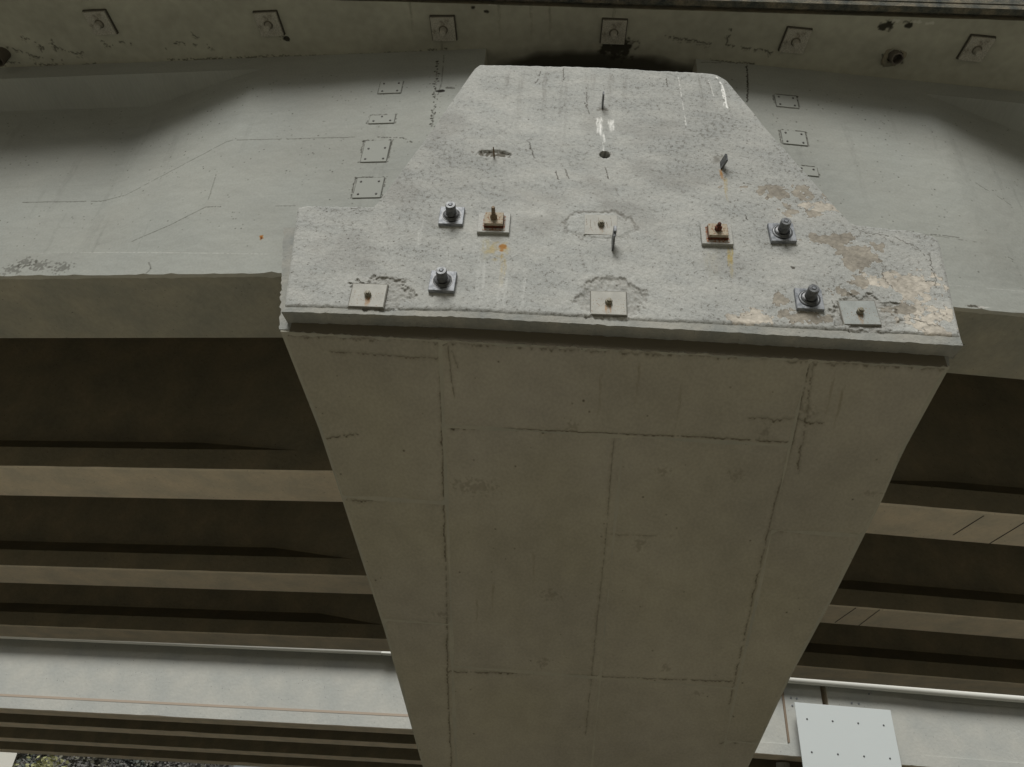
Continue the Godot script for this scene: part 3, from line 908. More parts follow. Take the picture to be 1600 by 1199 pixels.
func build_block(m_soffit: Material) -> void:
	var blk = thing("concrete_anchor_block", "grey roughcast T-shaped concrete block bolted over the end of the pier head", "concrete block", Vector3(0.3, 4.3, -3.5))
	var o = Vector3(0.3, 4.3, -3.5)
	# outline of the face, bottom and top, both from left to right
	var bot = [Vector2(-1.521, 4.368), Vector2(-0.513, 4.381), Vector2(0.488, 4.361), Vector2(1.532, 4.337), Vector2(2.219, 4.322)]
	var top = [Vector2(-1.616, 5.169), Vector2(-1.558, 5.183), Vector2(-1.142, 5.194), Vector2(-1.121, 5.235), Vector2(-0.876, 5.895), Vector2(-0.629, 6.649), Vector2(-0.596, 6.697), Vector2(0.102, 6.696), Vector2(1.040, 6.651), Vector2(1.107, 6.638), Vector2(1.169, 6.573), Vector2(1.223, 6.442), Vector2(1.393, 6.025), Vector2(1.771, 5.196), Vector2(1.813, 5.159), Vector2(2.151, 5.114), Vector2(2.238, 5.086), Vector2(2.271, 5.050), Vector2(2.275, 4.993)]
	# ---- colour of the face
	var cv = Canvas.new(-1.85, 6.80, 4.35, 2.58, 320.0, 401)
	var n1 = noise(402, 0.55, 4)
	var n2 = noise(403, 3.0, 4)
	var n3 = noise(404, 26.0, 3)
	var n4 = noise(405, 90.0, 2)
	var np = noise(406, 3.2, 5)
	var nq = noise(407, 13.0, 3)
	var base = Color8(158, 159, 155)
	var cream = Color8(177, 170, 158)
	var taupe = Color8(140, 134, 123)
	var peels = [[Vector2(1.418, 5.424), 0.24, 0.10, 0.8, 1], [Vector2(1.633, 5.290), 0.24, 0.06, 0.95, 0], [Vector2(1.492, 5.256), 0.2, 0.07, 1.0, 1], [Vector2(1.648, 5.035), 0.16, 0.05, 1.0, 1], [Vector2(1.767, 4.869), 0.13, 0.10, 1.05, 1], [Vector2(1.917, 4.978), 0.10, 0.07, 0.8, 1], [Vector2(1.898, 4.701), 0.16, 0.09, 0.95, 0], [Vector2(2.049, 4.660), 0.16, 0.09, 1.05, 0], [Vector2(2.066, 4.428), 0.20, 0.14, 1.0, 0], [Vector2(1.942, 4.491), 0.18, 0.06, 0.95, 1], [Vector2(1.159, 4.396), 0.14, 0.05, 1.1, 0], [Vector2(1.329, 4.413), 0.12, 0.05, 1.1, 1], [Vector2(1.508, 4.403), 0.06, 0.03, 1.0, 1], [Vector2(1.288, 4.531), 0.05, 0.05, 0.9, 1], [Vector2(1.643, 4.618), 0.10, 0.04, 0.8, 1], [Vector2(1.165, 5.461), 0.2, 0.08, 0.55, 1], [Vector2(1.753, 4.695), 0.09, 0.05, 0.9, 1]]
	cv.fill(func(x, y):
		var a = n1.get_noise_2d(x, y * 1.3)
		var b = n2.get_noise_2d(x * 0.8 + y * 0.5, y * 1.6)
		var c = n3.get_noise_2d(x, y)
		var d = n4.get_noise_2d(x, y)
		var f = 1.0 + 0.07 * a + 0.07 * b + 0.06 * c + 0.07 * d
		var col = Color(base.r * f * (1.0 + 0.008 * b), base.g * f, base.b * f * (1.0 - 0.008 * b))
		# grime in the hollows of the roughcast
		var g = c + 0.6 * d + 0.35 * b + 0.2 * a
		if g < -0.5:
			col = col.lerp(Color8(98, 95, 88), clampf((-0.5 - g) * 2.0, 0.0, 0.6))
		if x > 0.75:
			var s = -1.0
			var kind = 0
			for q in peels:
				var dx = (x - q[0].x) / q[1]
				var dy = (y - q[0].y) / q[2]
				var e = q[3] - 0.72 * sqrt(dx * dx + dy * dy)
				if e > s:
					s = e
					kind = q[4]
			if s > -0.45:
				var v = s + 0.7 * np.get_noise_2d(x, y) + 0.6 * nq.get_noise_2d(x, y)
				if v > 0.46:
					var under = (cream if kind == 0 else taupe)
					under = under * (1.0 + 0.16 * b + 0.12 * c)
					col = under.lerp(col, 0.1)
					if v < 0.50: col = col.lerp(Color8(88, 82, 74), 0.55)  # shadow of the peeling paint edge, painted as a dark line
				elif v > 0.41:
					col = col.lerp(Color8(190, 191, 187), 0.45)
		return col)
	var dark = Color8(66, 63, 57)
	var white = Color8(226, 226, 222)
	# lime and water runs
	cv.line([Vector2(1.104, 6.600), Vector2(1.141, 6.468), Vector2(1.147, 6.240)], 0.012, white, 0.8, 0.006, 0.25)
	cv.line([Vector2(1.132, 6.512), Vector2(1.128, 6.275)], 0.009, white, 0.7, 0.006, 0.3)
	cv.line([Vector2(1.042, 6.561), Vector2(1.067, 6.379)], 0.007, white, 0.5, 0.006, 0.35)
	cv.line([Vector2(0.832, 6.591), Vector2(0.848, 6.265), Vector2(0.856, 6.059)], 0.008, white, 0.5, 0.008, 0.5)
	for q in [[Vector2(-0.411, 4.776), 0.5], [Vector2(-0.304, 4.755), 0.5], [Vector2(-0.440, 4.800), 0.4], [Vector2(-0.627, 4.844), 0.16], [Vector2(-0.169, 4.710), 0.4], [Vector2(-0.278, 4.655), 0.35], [Vector2(-0.821, 5.106), 0.4]]:
		cv.run(q[0], q[1], 0.035, Color8(196, 197, 193), 0.5)
	# dark scratches and wet streaks
	for q in [[Vector2(-0.014, 5.576), Vector2(0.022, 5.439)], [Vector2(0.051, 5.585), Vector2(0.074, 5.489)], [Vector2(-0.192, 5.841), Vector2(-0.151, 5.677)], [Vector2(0.307, 5.607), Vector2(0.330, 5.469)], [Vector2(0.178, 6.457), Vector2(0.188, 6.241)], [Vector2(0.170, 6.276), Vector2(0.206, 6.151)], [Vector2(0.750, 6.573), Vector2(0.749, 6.470)], [Vector2(1.159, 5.215), Vector2(1.168, 5.160)], [Vector2(1.169, 5.502), Vector2(1.227, 5.487)], [Vector2(-0.150, 6.619), Vector2(-0.176, 6.482)], [Vector2(0.010, 6.678), Vector2(0.023, 6.526)]]:
		cv.line(q, 0.007, dark, 0.6, 0.010, 0.3)
	for i in 18:
		var p = Vector2(cv.rng.randf_range(-0.5, 1.2), 6.62)
		cv.run(p, cv.rng.randf_range(0.2, 0.9), cv.rng.randf_range(0.02, 0.06), Color8(110, 108, 102), 0.25)
	for q in [[Vector2(-0.931, 5.330), 0.25, 0.2], [Vector2(-0.753, 5.966), 0.25, 0.15], [Vector2(0.041, 5.311), 0.35, 0.18], [Vector2(0.516, 5.216), 0.3, 0.2], [Vector2(0.768, 5.516), 0.25, 0.15], [Vector2(-1.163, 4.769), 0.35, 0.2], [Vector2(-0.188, 5.076), 0.2, 0.15], [Vector2(0.456, 6.011), 0.3, 0.15], [Vector2(0.982, 4.760), 0.25, 0.12]]:
		cv.blob(q[0], q[1], q[2], Color8(128, 126, 121), 0.26, 0.9, 0.9, 2.2)
	cv.run(Vector2(0.271, 6.119), 0.20, 0.06, white, 1.0)
	cv.run(Vector2(0.284, 6.038), 0.16, 0.03, white, 1.0)
	cv.run(Vector2(0.350, 6.101), 0.15, 0.055, white, 0.95)
	cv.run(Vector2(0.297, 5.971), 0.28, 0.02, white, 0.6)
	cv.run(Vector2(0.271, 6.119), 0.20, 0.05, white, 1.0)
	cv.run(Vector2(0.284, 6.038), 0.16, 0.03, white, 1.0)
	cv.run(Vector2(0.350, 6.101), 0.15, 0.045, white, 0.95)
	cv.run(Vector2(0.297, 5.971), 0.28, 0.02, white, 0.6)
	# rust
	var rust = Color8(150, 100, 50)
	cv.blob(Vector2(-0.311, 4.873), 0.022, 0.036, rust, 0.9, 0.5, 0.4, 22.0)
	cv.blob(Vector2(-0.348, 4.851), 0.06, 0.06, Color8(168, 146, 96), 0.55, 0.7, 0.8, 14.0)
	cv.run(Vector2(-0.301, 4.832), 0.28, 0.05, Color8(160, 138, 88), 0.5)
	cv.run(Vector2(-0.405, 4.948), 0.2, 0.09, Color8(150, 142, 110), 0.5)
	cv.run(Vector2(1.049, 5.636), 0.13, 0.035, rust, 1.0)
	cv.run(Vector2(1.062, 5.558), 0.24, 0.03, Color8(164, 142, 92), 0.7)
	cv.run(Vector2(1.031, 4.935), 0.26, 0.045, Color8(158, 138, 82), 0.9)
	cv.run(Vector2(0.922, 4.931), 0.3, 0.12, Color8(160, 156, 140), 0.4)
	# thin cracks
	for q in [[Vector2(-1.292, 5.171), Vector2(-1.229, 5.156), Vector2(-1.136, 5.155)], [Vector2(1.811, 5.105), Vector2(2.025, 5.051), Vector2(2.123, 4.987), Vector2(2.161, 4.911)], [Vector2(1.924, 4.654), Vector2(1.882, 4.749), Vector2(1.923, 4.826)], [Vector2(2.096, 4.710), Vector2(2.178, 4.723)], [Vector2(2.192, 4.938), Vector2(2.185, 4.812), Vector2(2.175, 4.665)], [Vector2(-0.767, 4.379), Vector2(-0.584, 4.364), Vector2(-0.439, 4.361), Vector2(-0.224, 4.371), Vector2(0.027, 4.363), Vector2(0.169, 4.379)], [Vector2(1.967, 4.447), Vector2(2.061, 4.406), Vector2(2.125, 4.386)], [Vector2(1.566, 4.544), Vector2(1.593, 4.452), Vector2(1.609, 4.385)]]:
		cv.line(q, 0.005, dark, 0.75, 0.014, 0.12)
	cv.blob(Vector2(1.384, 4.782), 0.02, 0.013, dark, 0.8, 0.5, 0.4, 30.0)
	cv.blob(Vector2(-0.422, 5.717), 0.10, 0.025, Color8(84, 80, 72), 0.8, 0.9, 0.3, 24.0)
	cv.blob(Vector2(0.285, 6.210), 0.05, 0.02, Color8(98, 95, 88), 0.7, 0.6, 0.6, 20.0)
	cv.blob(Vector2(1.036, 5.722), 0.045, 0.05, Color8(104, 101, 94), 0.6, 0.6, 0.6, 20.0)
	cv.blob(Vector2(0.304, 5.732), 0.05, 0.03, Color8(90, 87, 80), 0.8, 0.5, 0.5, 20.0)
	# broken rims and raw pockets round the flush plates
	var rcx = noise(414, 9.0, 4)
	for q in [[Vector2(-0.985, 4.492), 0.185, 0.125, 0.38, 0.0], [Vector2(0.331, 4.508), 0.20, 0.17, 0.30, 0.0], [Vector2(0.268, 5.084), 0.24, 0.13, 0.20, 1.0], [Vector2(1.733, 4.459), 0.20, 0.14, 0.42, 0.0]]:
		for j in range(int((cv.y1 - q[0].y - 0.3) * cv.k), int((cv.y1 - q[0].y + 0.3) * cv.k)):
			for i in range(int((q[0].x - 0.36 - cv.x0) * cv.k), int((q[0].x + 0.36 - cv.x0) * cv.k)):
				var x = cv.x0 + (i + 0.5) / cv.k
				var y = cv.y1 - (j + 0.5) / cv.k
				var e = crater(x, y, q[0], q[1], q[2], rcx, q[3])
				if e <= 0.0: continue
				var gr = nq.get_noise_2d(x * 3.0, y * 3.0)
				if e < 0.95: cv.dab(i, j, Color8(92, 88, 81), (0.30 + 0.5 * gr) * (1.0 - absf(e - 0.5)))
				elif q[4] < 0.5: cv.dab(i, j, Color8(140, 138, 132), 0.35 + 0.5 * gr)
	for i in 500:
		var p = Vector2(-1.7 + cv.rng.randf() * 4.0, 4.35 + cv.rng.randf() * 2.4)
		cv.dot(p, cv.rng.randf_range(0.001, 0.005), dark, cv.rng.randf_range(0.3, 0.8))
	var nb = noise(408, 0.09, 4)
	var m_face = painted(cv.texture(), 0.92, bump(nb, 2000, 1186, 1.7), 0.62)
	# ---- relief of the face
	var r1 = noise(411, 1.1, 3)
	var r2 = noise(412, 7.0, 3)
	var r3 = noise(413, 28.0, 2)
	var rc = noise(414, 9.0, 4)
	var c_l = Vector2(-0.985, 4.492)
	var c_m = Vector2(0.331, 4.508)
	var c_t = Vector2(0.268, 5.084)
	var c_r = Vector2(1.733, 4.459)
	var c_h = Vector2(0.304, 5.732)
	var c_s = Vector2(-0.422, 5.717)
	var relief = func(x: float, y: float) -> float:
		var z = 0.007 * r1.get_noise_2d(x, y) + 0.0016 * r2.get_noise_2d(x + y * 0.4, y * 1.5) + 0.0006 * r3.get_noise_2d(x, y)
		if y < 5.3:
			var a = crater(x, y, c_l, 0.185, 0.125, rc, 0.38)
			var b = crater(x, y, c_m, 0.20, 0.17, rc, 0.30)
			var c = crater(x, y, c_t, 0.24, 0.13, rc, 0.20) - crater(x, y, c_t, 0.215, 0.112, rc, 0.20)
			var d = crater(x, y, c_r, 0.20, 0.14, rc, 0.42)
			var deep = 0.010 * maxf(a, b) + 0.006 * maxf(c, 0.0) + 0.008 * d
			z -= deep * (1.0 + 0.7 * rc.get_noise_2d(x * 2.2, y * 2.2))
		elif y > 5.5:
			var h = Vector2(x - c_h.x, (y - c_h.y)).length()
			z -= 0.11 * (1.0 - smoothstep(0.024, 0.034, h))
			z -= 0.014 * crater(x, y, c_s, 0.10, 0.035, rc, 0.45)
		return z
	var xb0: float = bot[0].x
	var xb1: float = bot[bot.size() - 1].x
	var xt0: float = top[0].x
	var xt1: float = top[top.size() - 1].x
	# columns are spaced by the top outline, so that its corners keep their place
	var nu = 560
	var nv = 300
	var face_at = func(u, v):
		var xt = lerpf(xt0, xt1, u)
		var xb = lerpf(xb0, xb1, u)
		var yt = along(top, xt) + 0.006 * r2.get_noise_1d(xt * 2.0) * minf(v * 0.0 + 1.0, 1.0)
		var yb = along(bot, xb) + 0.004 * r2.get_noise_1d(xb * 1.5 + 30.0) + 0.018 * maxf(0.0, rc.get_noise_1d(xb * 0.8) - 0.28)
		var x = lerpf(xt, xb, v)
		var y = lerpf(yt, yb, v)
		var edge = minf(minf(v, 1.0 - v) * (yt - yb), minf(u, 1.0 - u) * 4.0)
		var z = relief.call(x, y) - 0.010 * pow(1.0 - clampf(edge / 0.02, 0.0, 1.0), 2.0)
		return Vector3(x, y, ZF + z) - o
	var m = grid(nu, nv, face_at, func(p): return cv.uv(Vector2(p.x + o.x, p.y + o.y)))
	part("render_face", m, m_face, blk)
	# ---- sides, chamfer, underside and back
	var st = new_st()
	var ch = new_st()
	var c0 = Vector3(0.3, 5.0, -3.46) - o
	var back = -3.535
	var face_pt = func(u, v): return face_at.call(u, v)
	var n = 280
	for i in n:
		var u0 = float(i) / n
		var u1 = float(i + 1) / n
		var a: Vector3 = face_at.call(u0, 0.0)
		var b: Vector3 = face_at.call(u1, 0.0)
		var kb = back - o.z
		# top edge
		for tri in [[a, b, Vector3(b.x, b.y, kb)], [a, Vector3(b.x, b.y, kb), Vector3(a.x, a.y, kb)]]:
			for v in [tri[0], tri[2], tri[1]]:
				st.set_smooth_group(-1)
				st.add_vertex(v)
		# chamfer below, then the underside
		var e: Vector3 = face_at.call(u0, 1.0)
		var f: Vector3 = face_at.call(u1, 1.0)
		var dr0 = lerpf(0.036, 0.056, u0) + 0.003 * r2.get_noise_1d(e.x * 3.0)
		var dr1 = lerpf(0.036, 0.056, u1) + 0.003 * r2.get_noise_1d(f.x * 3.0)
		var e2 = Vector3(e.x - 0.012 * (1.0 if u0 == 0.0 else 0.0), e.y - dr0, ZF - 0.010 - o.z)
		var f2 = Vector3(f.x, f.y - dr1, ZF - 0.010 - o.z)
		var e3 = Vector3(e.x, e2.y + 0.004, kb)
		var f3 = Vector3(f.x, f2.y + 0.004, kb)
		for tri in [[e, f, f2], [e, f2, e2]]:
			for v in tri:
				ch.set_smooth_group(1)
				ch.set_uv(Vector2(v.x, v.y))
				ch.add_vertex(v)
		for tri in [[e2, f2, f3], [e2, f3, e3]]:
			for v in tri:
				ch.set_smooth_group(2)
				ch.set_uv(Vector2(v.x, v.y))
				ch.add_vertex(v)
	for s in [0.0, 1.0]:
		for j in 100:
			var a: Vector3 = face_at.call(s, j / 100.0)
			var b: Vector3 = face_at.call(s, (j + 1) / 100.0)
			var kb = back - o.z
			var tri2 = [[a, Vector3(a.x, a.y, kb), Vector3(b.x, b.y, kb)], [a, Vector3(b.x, b.y, kb), b]]
			for tri in tri2:
				for v in (tri if s == 1.0 else [tri[0], tri[2], tri[1]]):
					st.set_smooth_group(-1)
					st.add_vertex(v)
		var p: Vector3 = face_at.call(s, 1.0)
		var kb2 = back - o.z
		var d = 0.036 if s == 0.0 else 0.056
		fan(ch, [p, Vector3(p.x, p.y, kb2), Vector3(p.x, p.y - d, kb2), Vector3(p.x, p.y - d, ZF - 0.010 - o.z)], c0)
	part("sides", done(st), m_soffit, blk)
	part("chamfered_lip", done(ch), m_soffit, blk)

# ---------------------------------------------------------------- second bridge
func build_far_bridge(m_far: Material, m_soffit: Material, m_web: Material, m_tan: Material, m_pipe: Material) -> void:
	var tl = -deg_to_rad(2.7)
	var tr = deg_to_rad(6.0)
	var flat = func(x: float) -> float: return 0.0
	var end_b = func(x: float) -> float: return 0.05 * clampf((6.06 - x) / 0.04, 0.0, 1.0)
	var start_c = func(x: float) -> float: return 0.03 * clampf((x - 8.9) / 1.2, 0.0, 1.0)
	var spans = [
		["left of the pier", -34.0, 0.10, flat, tl, -19.65],
		["between pier and dark joint", 0.16, 7.02, end_b, tr, -19.6],
		["right of the dark joint", 7.17, 34.0, start_c, tr, -19.6]]
	var m_white = plain(Color8(222, 222, 214), 0.55)
	var m_stripe = plain(Color8(160, 147, 132), 0.85)
	var rows = ["daylit pale front girder of the second bridge ", "second girder row of the second bridge ", "third girder row of the second bridge ", "rearmost girder row of the second bridge "]
	for s in spans.size():
		var sp = spans[s]
		var mesh = girder_mesh(sp[1], sp[2], 0.25 if s == 0 else 0.04, 6.72, sp[3], 0.26, 0.62, 0.008, 501 + s)
		for k in 4:
			var g = thing("bridge_girder", rows[k] + sp[0], "bridge girder", Vector3(0, 0, sp[5] - [0.0, 2.05, 4.75, 7.2][k]), sp[4], "girders of the second bridge")
			var b = part("beam", mesh, null, g)
			set_mats(b, m_far if k == 0 else m_web, m_tan)
			if k == 0 and s == 0:
				var bx = box_mesh(Vector3(33.8, 0.055, 0.006), 0.0, Vector3(-17.0, 5.31, 0.004))
				part("tan_stripe", bx, m_stripe, g)
			if k == 0 and s == 1:
				part("brown_joint_seal", box_mesh(Vector3(0.05, 1.3, 0.03), 0.0, Vector3(6.05, 5.95, -0.01)), plain(Color8(122, 108, 92), 0.9), g)
				for q in [Vector2(6.240, 6.324), Vector2(6.383, 6.320), Vector2(6.247, 6.147), Vector2(6.389, 6.143)]:
					part("bolt", lathe_mesh([Vector2(0.022, 0.0), Vector2(0.022, 0.02), Vector2(0.0, 0.022)], 8), m_pipe, g, Vector3(q.x, q.y, 0.0))
			if k == 0 and s == 2:
				for q in [Vector2(7.762, 6.323), Vector2(7.939, 6.322), Vector2(8.246, 6.571)]:
					part("bolt", lathe_mesh([Vector2(0.022, 0.0), Vector2(0.022, 0.02), Vector2(0.0, 0.022)], 8), m_pipe, g, Vector3(q.x, q.y, 0.0))
	# deck
	var deck = thing("bridge_deck", "concrete deck slab of the second bridge beyond the daylit gap", "bridge deck", Vector3(0, 6.72, -24.0))
	var st = new_st()
	var o = Vector3(0, 6.72, -24.0)
	var front = func(x: float) -> float: return -19.44 + (0.047 * x if x < 0.0 else -0.105 * x)
	for i in 70:
		var a = -34.0 + i
		var b = a + 1.0
		var q = []
		for x in [a, b]:
			q.append([Vector3(x, 6.722, front.call(x)) - o, Vector3(x, 6.722, front.call(x) - 9.6) - o, Vector3(x, 7.02, front.call(x) - 9.6) - o, Vector3(x, 7.02, front.call(x)) - o])
		for k in 4:
			fan(st, [q[0][k], q[0][(k + 1) % 4], q[1][(k + 1) % 4], q[1][k]], Vector3((a + b) * 0.5, 6.87, front.call(a) - 4.8) - o)
	part("slab", done(st), m_far, deck)
	# pipes under its front edge
	for s in 2:
		var p = thing("drain_pipe", "long pale pipe along the second bridge, left of the pier, with a square collar" if s == 0 else "long pale pipe along the second bridge right of the pier, above the white panel", "pipe", Vector3(-3.8 if s == 0 else 1.0, 6.7, -19.2))
		var x0 = -34.0 if s == 0 else 0.0
		var x1 = -3.85 if s == 0 else 34.0
		var A = Vector3(x0, 6.70, front.call(x0) + 0.12)
		var B = Vector3(x1, 6.70, front.call(x1) + 0.12)
		var z = (B - A).normalized()
		var bs = Basis(Vector3.UP.cross(z).normalized(), Vector3.UP, z)
		var pst = new_st()
		add_lathe(pst, [Vector2(0.0, 0.0), Vector2(0.1, 0.0), Vector2(0.1, A.distance_to(B)), Vector2(0.0, A.distance_to(B))], 20, bs, A - p.position)
		part("tube", done(pst), m_white, p)
		if s == 0:
			part("collar", box_mesh(Vector3(1.2, 0.2, 0.2), 0.01, Vector3(-3.24, 6.71, front.call(-3.3) + 0.12) - p.position), plain(Color8(214, 214, 206), 0.6), p)
	# white panel on the end of the second pier head
	var pan = thing("white_panel", "large white sheet panel with two rows of screws over the second bridge's joint", "panel", Vector3(7.3, 4.0, -20.3), tr)
	var pc = Vector3(0.0, 0.95, 0.0)
	part("sheet", box_mesh(Vector3(2.36, 2.6, 0.03), 0.006, Vector3(0.0, 0.84, 0.30)), plain(Color8(190, 196, 195), 0.55), pan)
	part("frame", box_mesh(Vector3(2.2, 2.5, 0.10), 0.01, Vector3(0.0, 0.84, 0.233)), m_far, pan)
	for j in 2:
		for i in 4:
			part("screw", lathe_mesh([Vector2(0.022, 0.0), Vector2(0.022, 0.008), Vector2(0.0, 0.012)], 8), plain(Color8(70, 72, 72), 0.5), pan, Vector3(-0.93 + i * 0.62, 1.78 - j * 0.72, 0.315))
	var cap2 = thing("pier_cap", "pier head of the second bridge behind the white panel", "pier cap", Vector3(7.9, 0, -25.6), tr)
	part("body", box_mesh(Vector3(2.0, 1.6, 10.0), 0.03, Vector3(0.0, 4.1, 0.0)), m_soffit, cap2)
	part("shaft", box_mesh(Vector3(1.8, 3.3, 2.6), 0.03, Vector3(0.0, 1.65, 0.0)), m_soffit, cap2)
	# round post seen at the panel's left foot
	var post = single("bearing_post", null, m_far, "short round pale post beside the left foot of the white panel", "post")
	var bst = new_st()
	add_lathe(bst, [Vector2(0.0, 0.0), Vector2(0.16, 0.0), Vector2(0.16, 1.2), Vector2(0.0, 1.2)], 16, Basis(Vector3.RIGHT, -PI / 2), Vector3.ZERO)
	post.mesh = done(bst)
	post.position = Vector3(6.0, 3.75, -20.9)
	# pale column at the far left
	var col = thing("bridge_column", "pale concrete column beyond the second bridge at the lower left corner, in daylight", "column", Vector3(-26.65, 0, -42.0), 0.57)
	var cst = new_st()
	var prof = [[0.0, 0.8], [6.5, 0.8], [7.0, 0.8]]
	for i in 2:
		var a = prof[i]
		var b = prof[i + 1]
		for k in 4:
			var sg = [[-1, -1], [1, -1], [1, 1], [-1, 1]]
			var p0 = sg[k]
			var p1 = sg[(k + 1) % 4]
			fan(cst, [Vector3(p0[0] * a[1], a[0], p0[1] * a[1]), Vector3(p1[0] * a[1], a[0], p1[1] * a[1]), Vector3(p1[0] * b[1], b[0], p1[1] * b[1]), Vector3(p0[0] * b[1], b[0], p0[1] * b[1])], Vector3(0, 2.5, 0))
	part("shaft", done(cst), plain(Color8(214, 212, 202), 0.8), col)

# ---------------------------------------------------------------- wooded slope beyond
func tree_mesh(seed_: int, height: float, spread: float, leaves: int, leaf: float, crown: Color, bark: Color) -> Array:
	var rng = RandomNumberGenerator.new()
	rng.seed = seed_
	var st = new_st()
	var tips = []
	var tube = func(a: Vector3, b: Vector3, ra: float, rb: float):
		var z = (b - a).normalized()
		var x = z.cross(Vector3(0.31, 0.2, 0.93)).normalized()
		var y = z.cross(x)
		for i in 5:
			var t0 = TAU * i / 5
			var t1 = TAU * (i + 1) / 5
			fan(st, [a + (x * cos(t0) + y * sin(t0)) * ra, a + (x * cos(t1) + y * sin(t1)) * ra, b + (x * cos(t1) + y * sin(t1)) * rb, b + (x * cos(t0) + y * sin(t0)) * rb], (a + b) * 0.5, 1)
	var fork = Vector3(rng.randf_range(-0.2, 0.2), height * 0.42, rng.randf_range(-0.2, 0.2))
	tube.call(Vector3.ZERO, fork, height * 0.02, height * 0.014)
	for i in 9:
		var an = TAU * i / 9 + rng.randf()
		var up = rng.randf_range(0.15, 0.58)
		var from = fork * rng.randf_range(0.75, 1.0)
		var tip = fork + Vector3(cos(an) * spread * rng.randf_range(0.4, 1.0), height * up, sin(an) * spread * rng.randf_range(0.4, 1.0))
		var mid = from.lerp(tip, 0.5) + Vector3(0, height * 0.05, 0)
		tube.call(from, mid, height * 0.010, height * 0.006)
		tube.call(mid, tip, height * 0.006, height * 0.002)
		tips.append(tip)
		tips.append(mid.lerp(tip, 0.4))
	var lf = new_st()
	for i in leaves:
		var c: Vector3 = tips[rng.randi() % tips.size()] + Vector3(rng.randfn(), rng.randfn() * 0.8, rng.randfn()) * spread * 0.22
		var n = Vector3(rng.randfn(), rng.randfn() + 0.4, rng.randfn()).normalized()
		var x = n.cross(Vector3(0.3, 0.9, 0.2)).normalized() * leaf * rng.randf_range(0.6, 1.3)
		var y = n.cross(x).normalized() * leaf * rng.randf_range(0.4, 0.9)
		var tint = crown * rng.randf_range(0.8, 1.18)
		for v in [c - x, c + y, c + x, c - x, c + x, c - y]:
			lf.set_color(Color(tint.r, tint.g, tint.b))
			lf.set_smooth_group(-1)
			lf.add_vertex(v)
	return [done(st), done(lf)]

func build_hill() -> void:
	var hn = noise(601, 0.018, 4)
	var rise = func(az: float, r: float) -> float:
		var edge = smoothstep(0.0, 1.0, clampf((-19.4 - az) / 1.2, 0.0, 1.0))
		return maxf(0.0, (r - 130.0) * 0.34 + 14.0 * hn.get_noise_2d(az * 6.0, r) * clampf((r - 130.0) / 40.0, 0.0, 1.0)) * edge
	var hm = StandardMaterial3D.new()
	hm.albedo_color = Color8(84, 78, 68)
	hm.roughness = 1.0
	var at = func(az: float, r: float) -> Vector3:
		var t = deg_to_rad(az)
		return Vector3(sin(t) * r, rise.call(az, r) - 0.3, -cos(t) * r)
	var g = grid(90, 50, func(u, v):
		return at.call(lerpf(-70.0, -18.0, u), lerpf(420.0, 120.0, v)), func(p): return Vector2(p.x, p.z) * 0.1)
	structure("hillside", g, hm)
	var bark = plain(Color8(96, 88, 80), 0.95)
	var lm = StandardMaterial3D.new()
	lm.vertex_color_use_as_albedo = true
	lm.roughness = 0.9
	lm.backlight_enabled = true
	lm.backlight = Color(0.15, 0.15, 0.1)
	var rng = RandomNumberGenerator.new()
	rng.seed = 77
	var kinds = [tree_mesh(5, 9.0, 3.4, 900, 0.27, Color(0.13, 0.125, 0.115), Color.BLACK), tree_mesh(6, 8.0, 3.0, 900, 0.27, Color(0.14, 0.135, 0.10), Color.BLACK), tree_mesh(9, 9.0, 2.6, 900, 0.27, Color(0.07, 0.08, 0.07), Color.BLACK)]
	# the wood reads as one mass at this distance
	for k in 3:
		var both = ArrayMesh.new()
		for q in 2:
			both.add_surface_from_arrays(Mesh.PRIMITIVE_TRIANGLES, kinds[k][q].surface_get_arrays(0))
			both.surface_set_material(q, bark if q == 0 else lm)
		var mm = MultiMesh.new()
		mm.transform_format = MultiMesh.TRANSFORM_3D
		mm.mesh = both
		mm.instance_count = 800
		for i in 800:
			var az = rng.randf_range(-52.0, -20.0)
			var r = 130.0 + 230.0 * pow(rng.randf(), 0.8)
			var s = rng.randf_range(0.7, 1.25)
			mm.set_instance_transform(i, Transform3D(Basis(Vector3.UP, rng.randf() * TAU).scaled(Vector3(s, s * rng.randf_range(0.85, 1.2), s)), at.call(az, r)))
		var w = MultiMeshInstance3D.new()
		w.name = numbered("forest")
		w.multimesh = mm
		add_child(w)
		tag(w, ["bare grey trees covering the distant hillside", "olive brown trees covering the distant hillside", "dark evergreen trees covering the distant hillside"][k], "forest", "", "stuff")
	# leafing trees at the foot of the slope
	var labels = ["yellow-green leafing tree beside the pale column at lower left", "lower yellow-green tree right of the one by the pale column", "small bright green shrub-like tree, rightmost of three by the column"]
	var spots = [[-31.0, 74.0, 9.0, 2.6], [-29.9, 78.0, 8.3, 2.4], [-28.9, 80.0, 8.2, 1.8]]
	for i in 3:
		var q = spots[i]
		var t = thing("leafing_tree", labels[i], "tree", Vector3(sin(deg_to_rad(q[0])) * q[1], 0.0, -cos(deg_to_rad(q[0])) * q[1]), 0.0, "trees at the foot of the slope")
		var tm = tree_mesh(20 + i, q[2], q[3], 2600, 0.19, Color(0.27, 0.27, 0.13) if i < 2 else Color(0.19, 0.24, 0.09), Color.BLACK)
		part("trunk", tm[0], bark, t)
		part("crown", tm[1], lm, t)

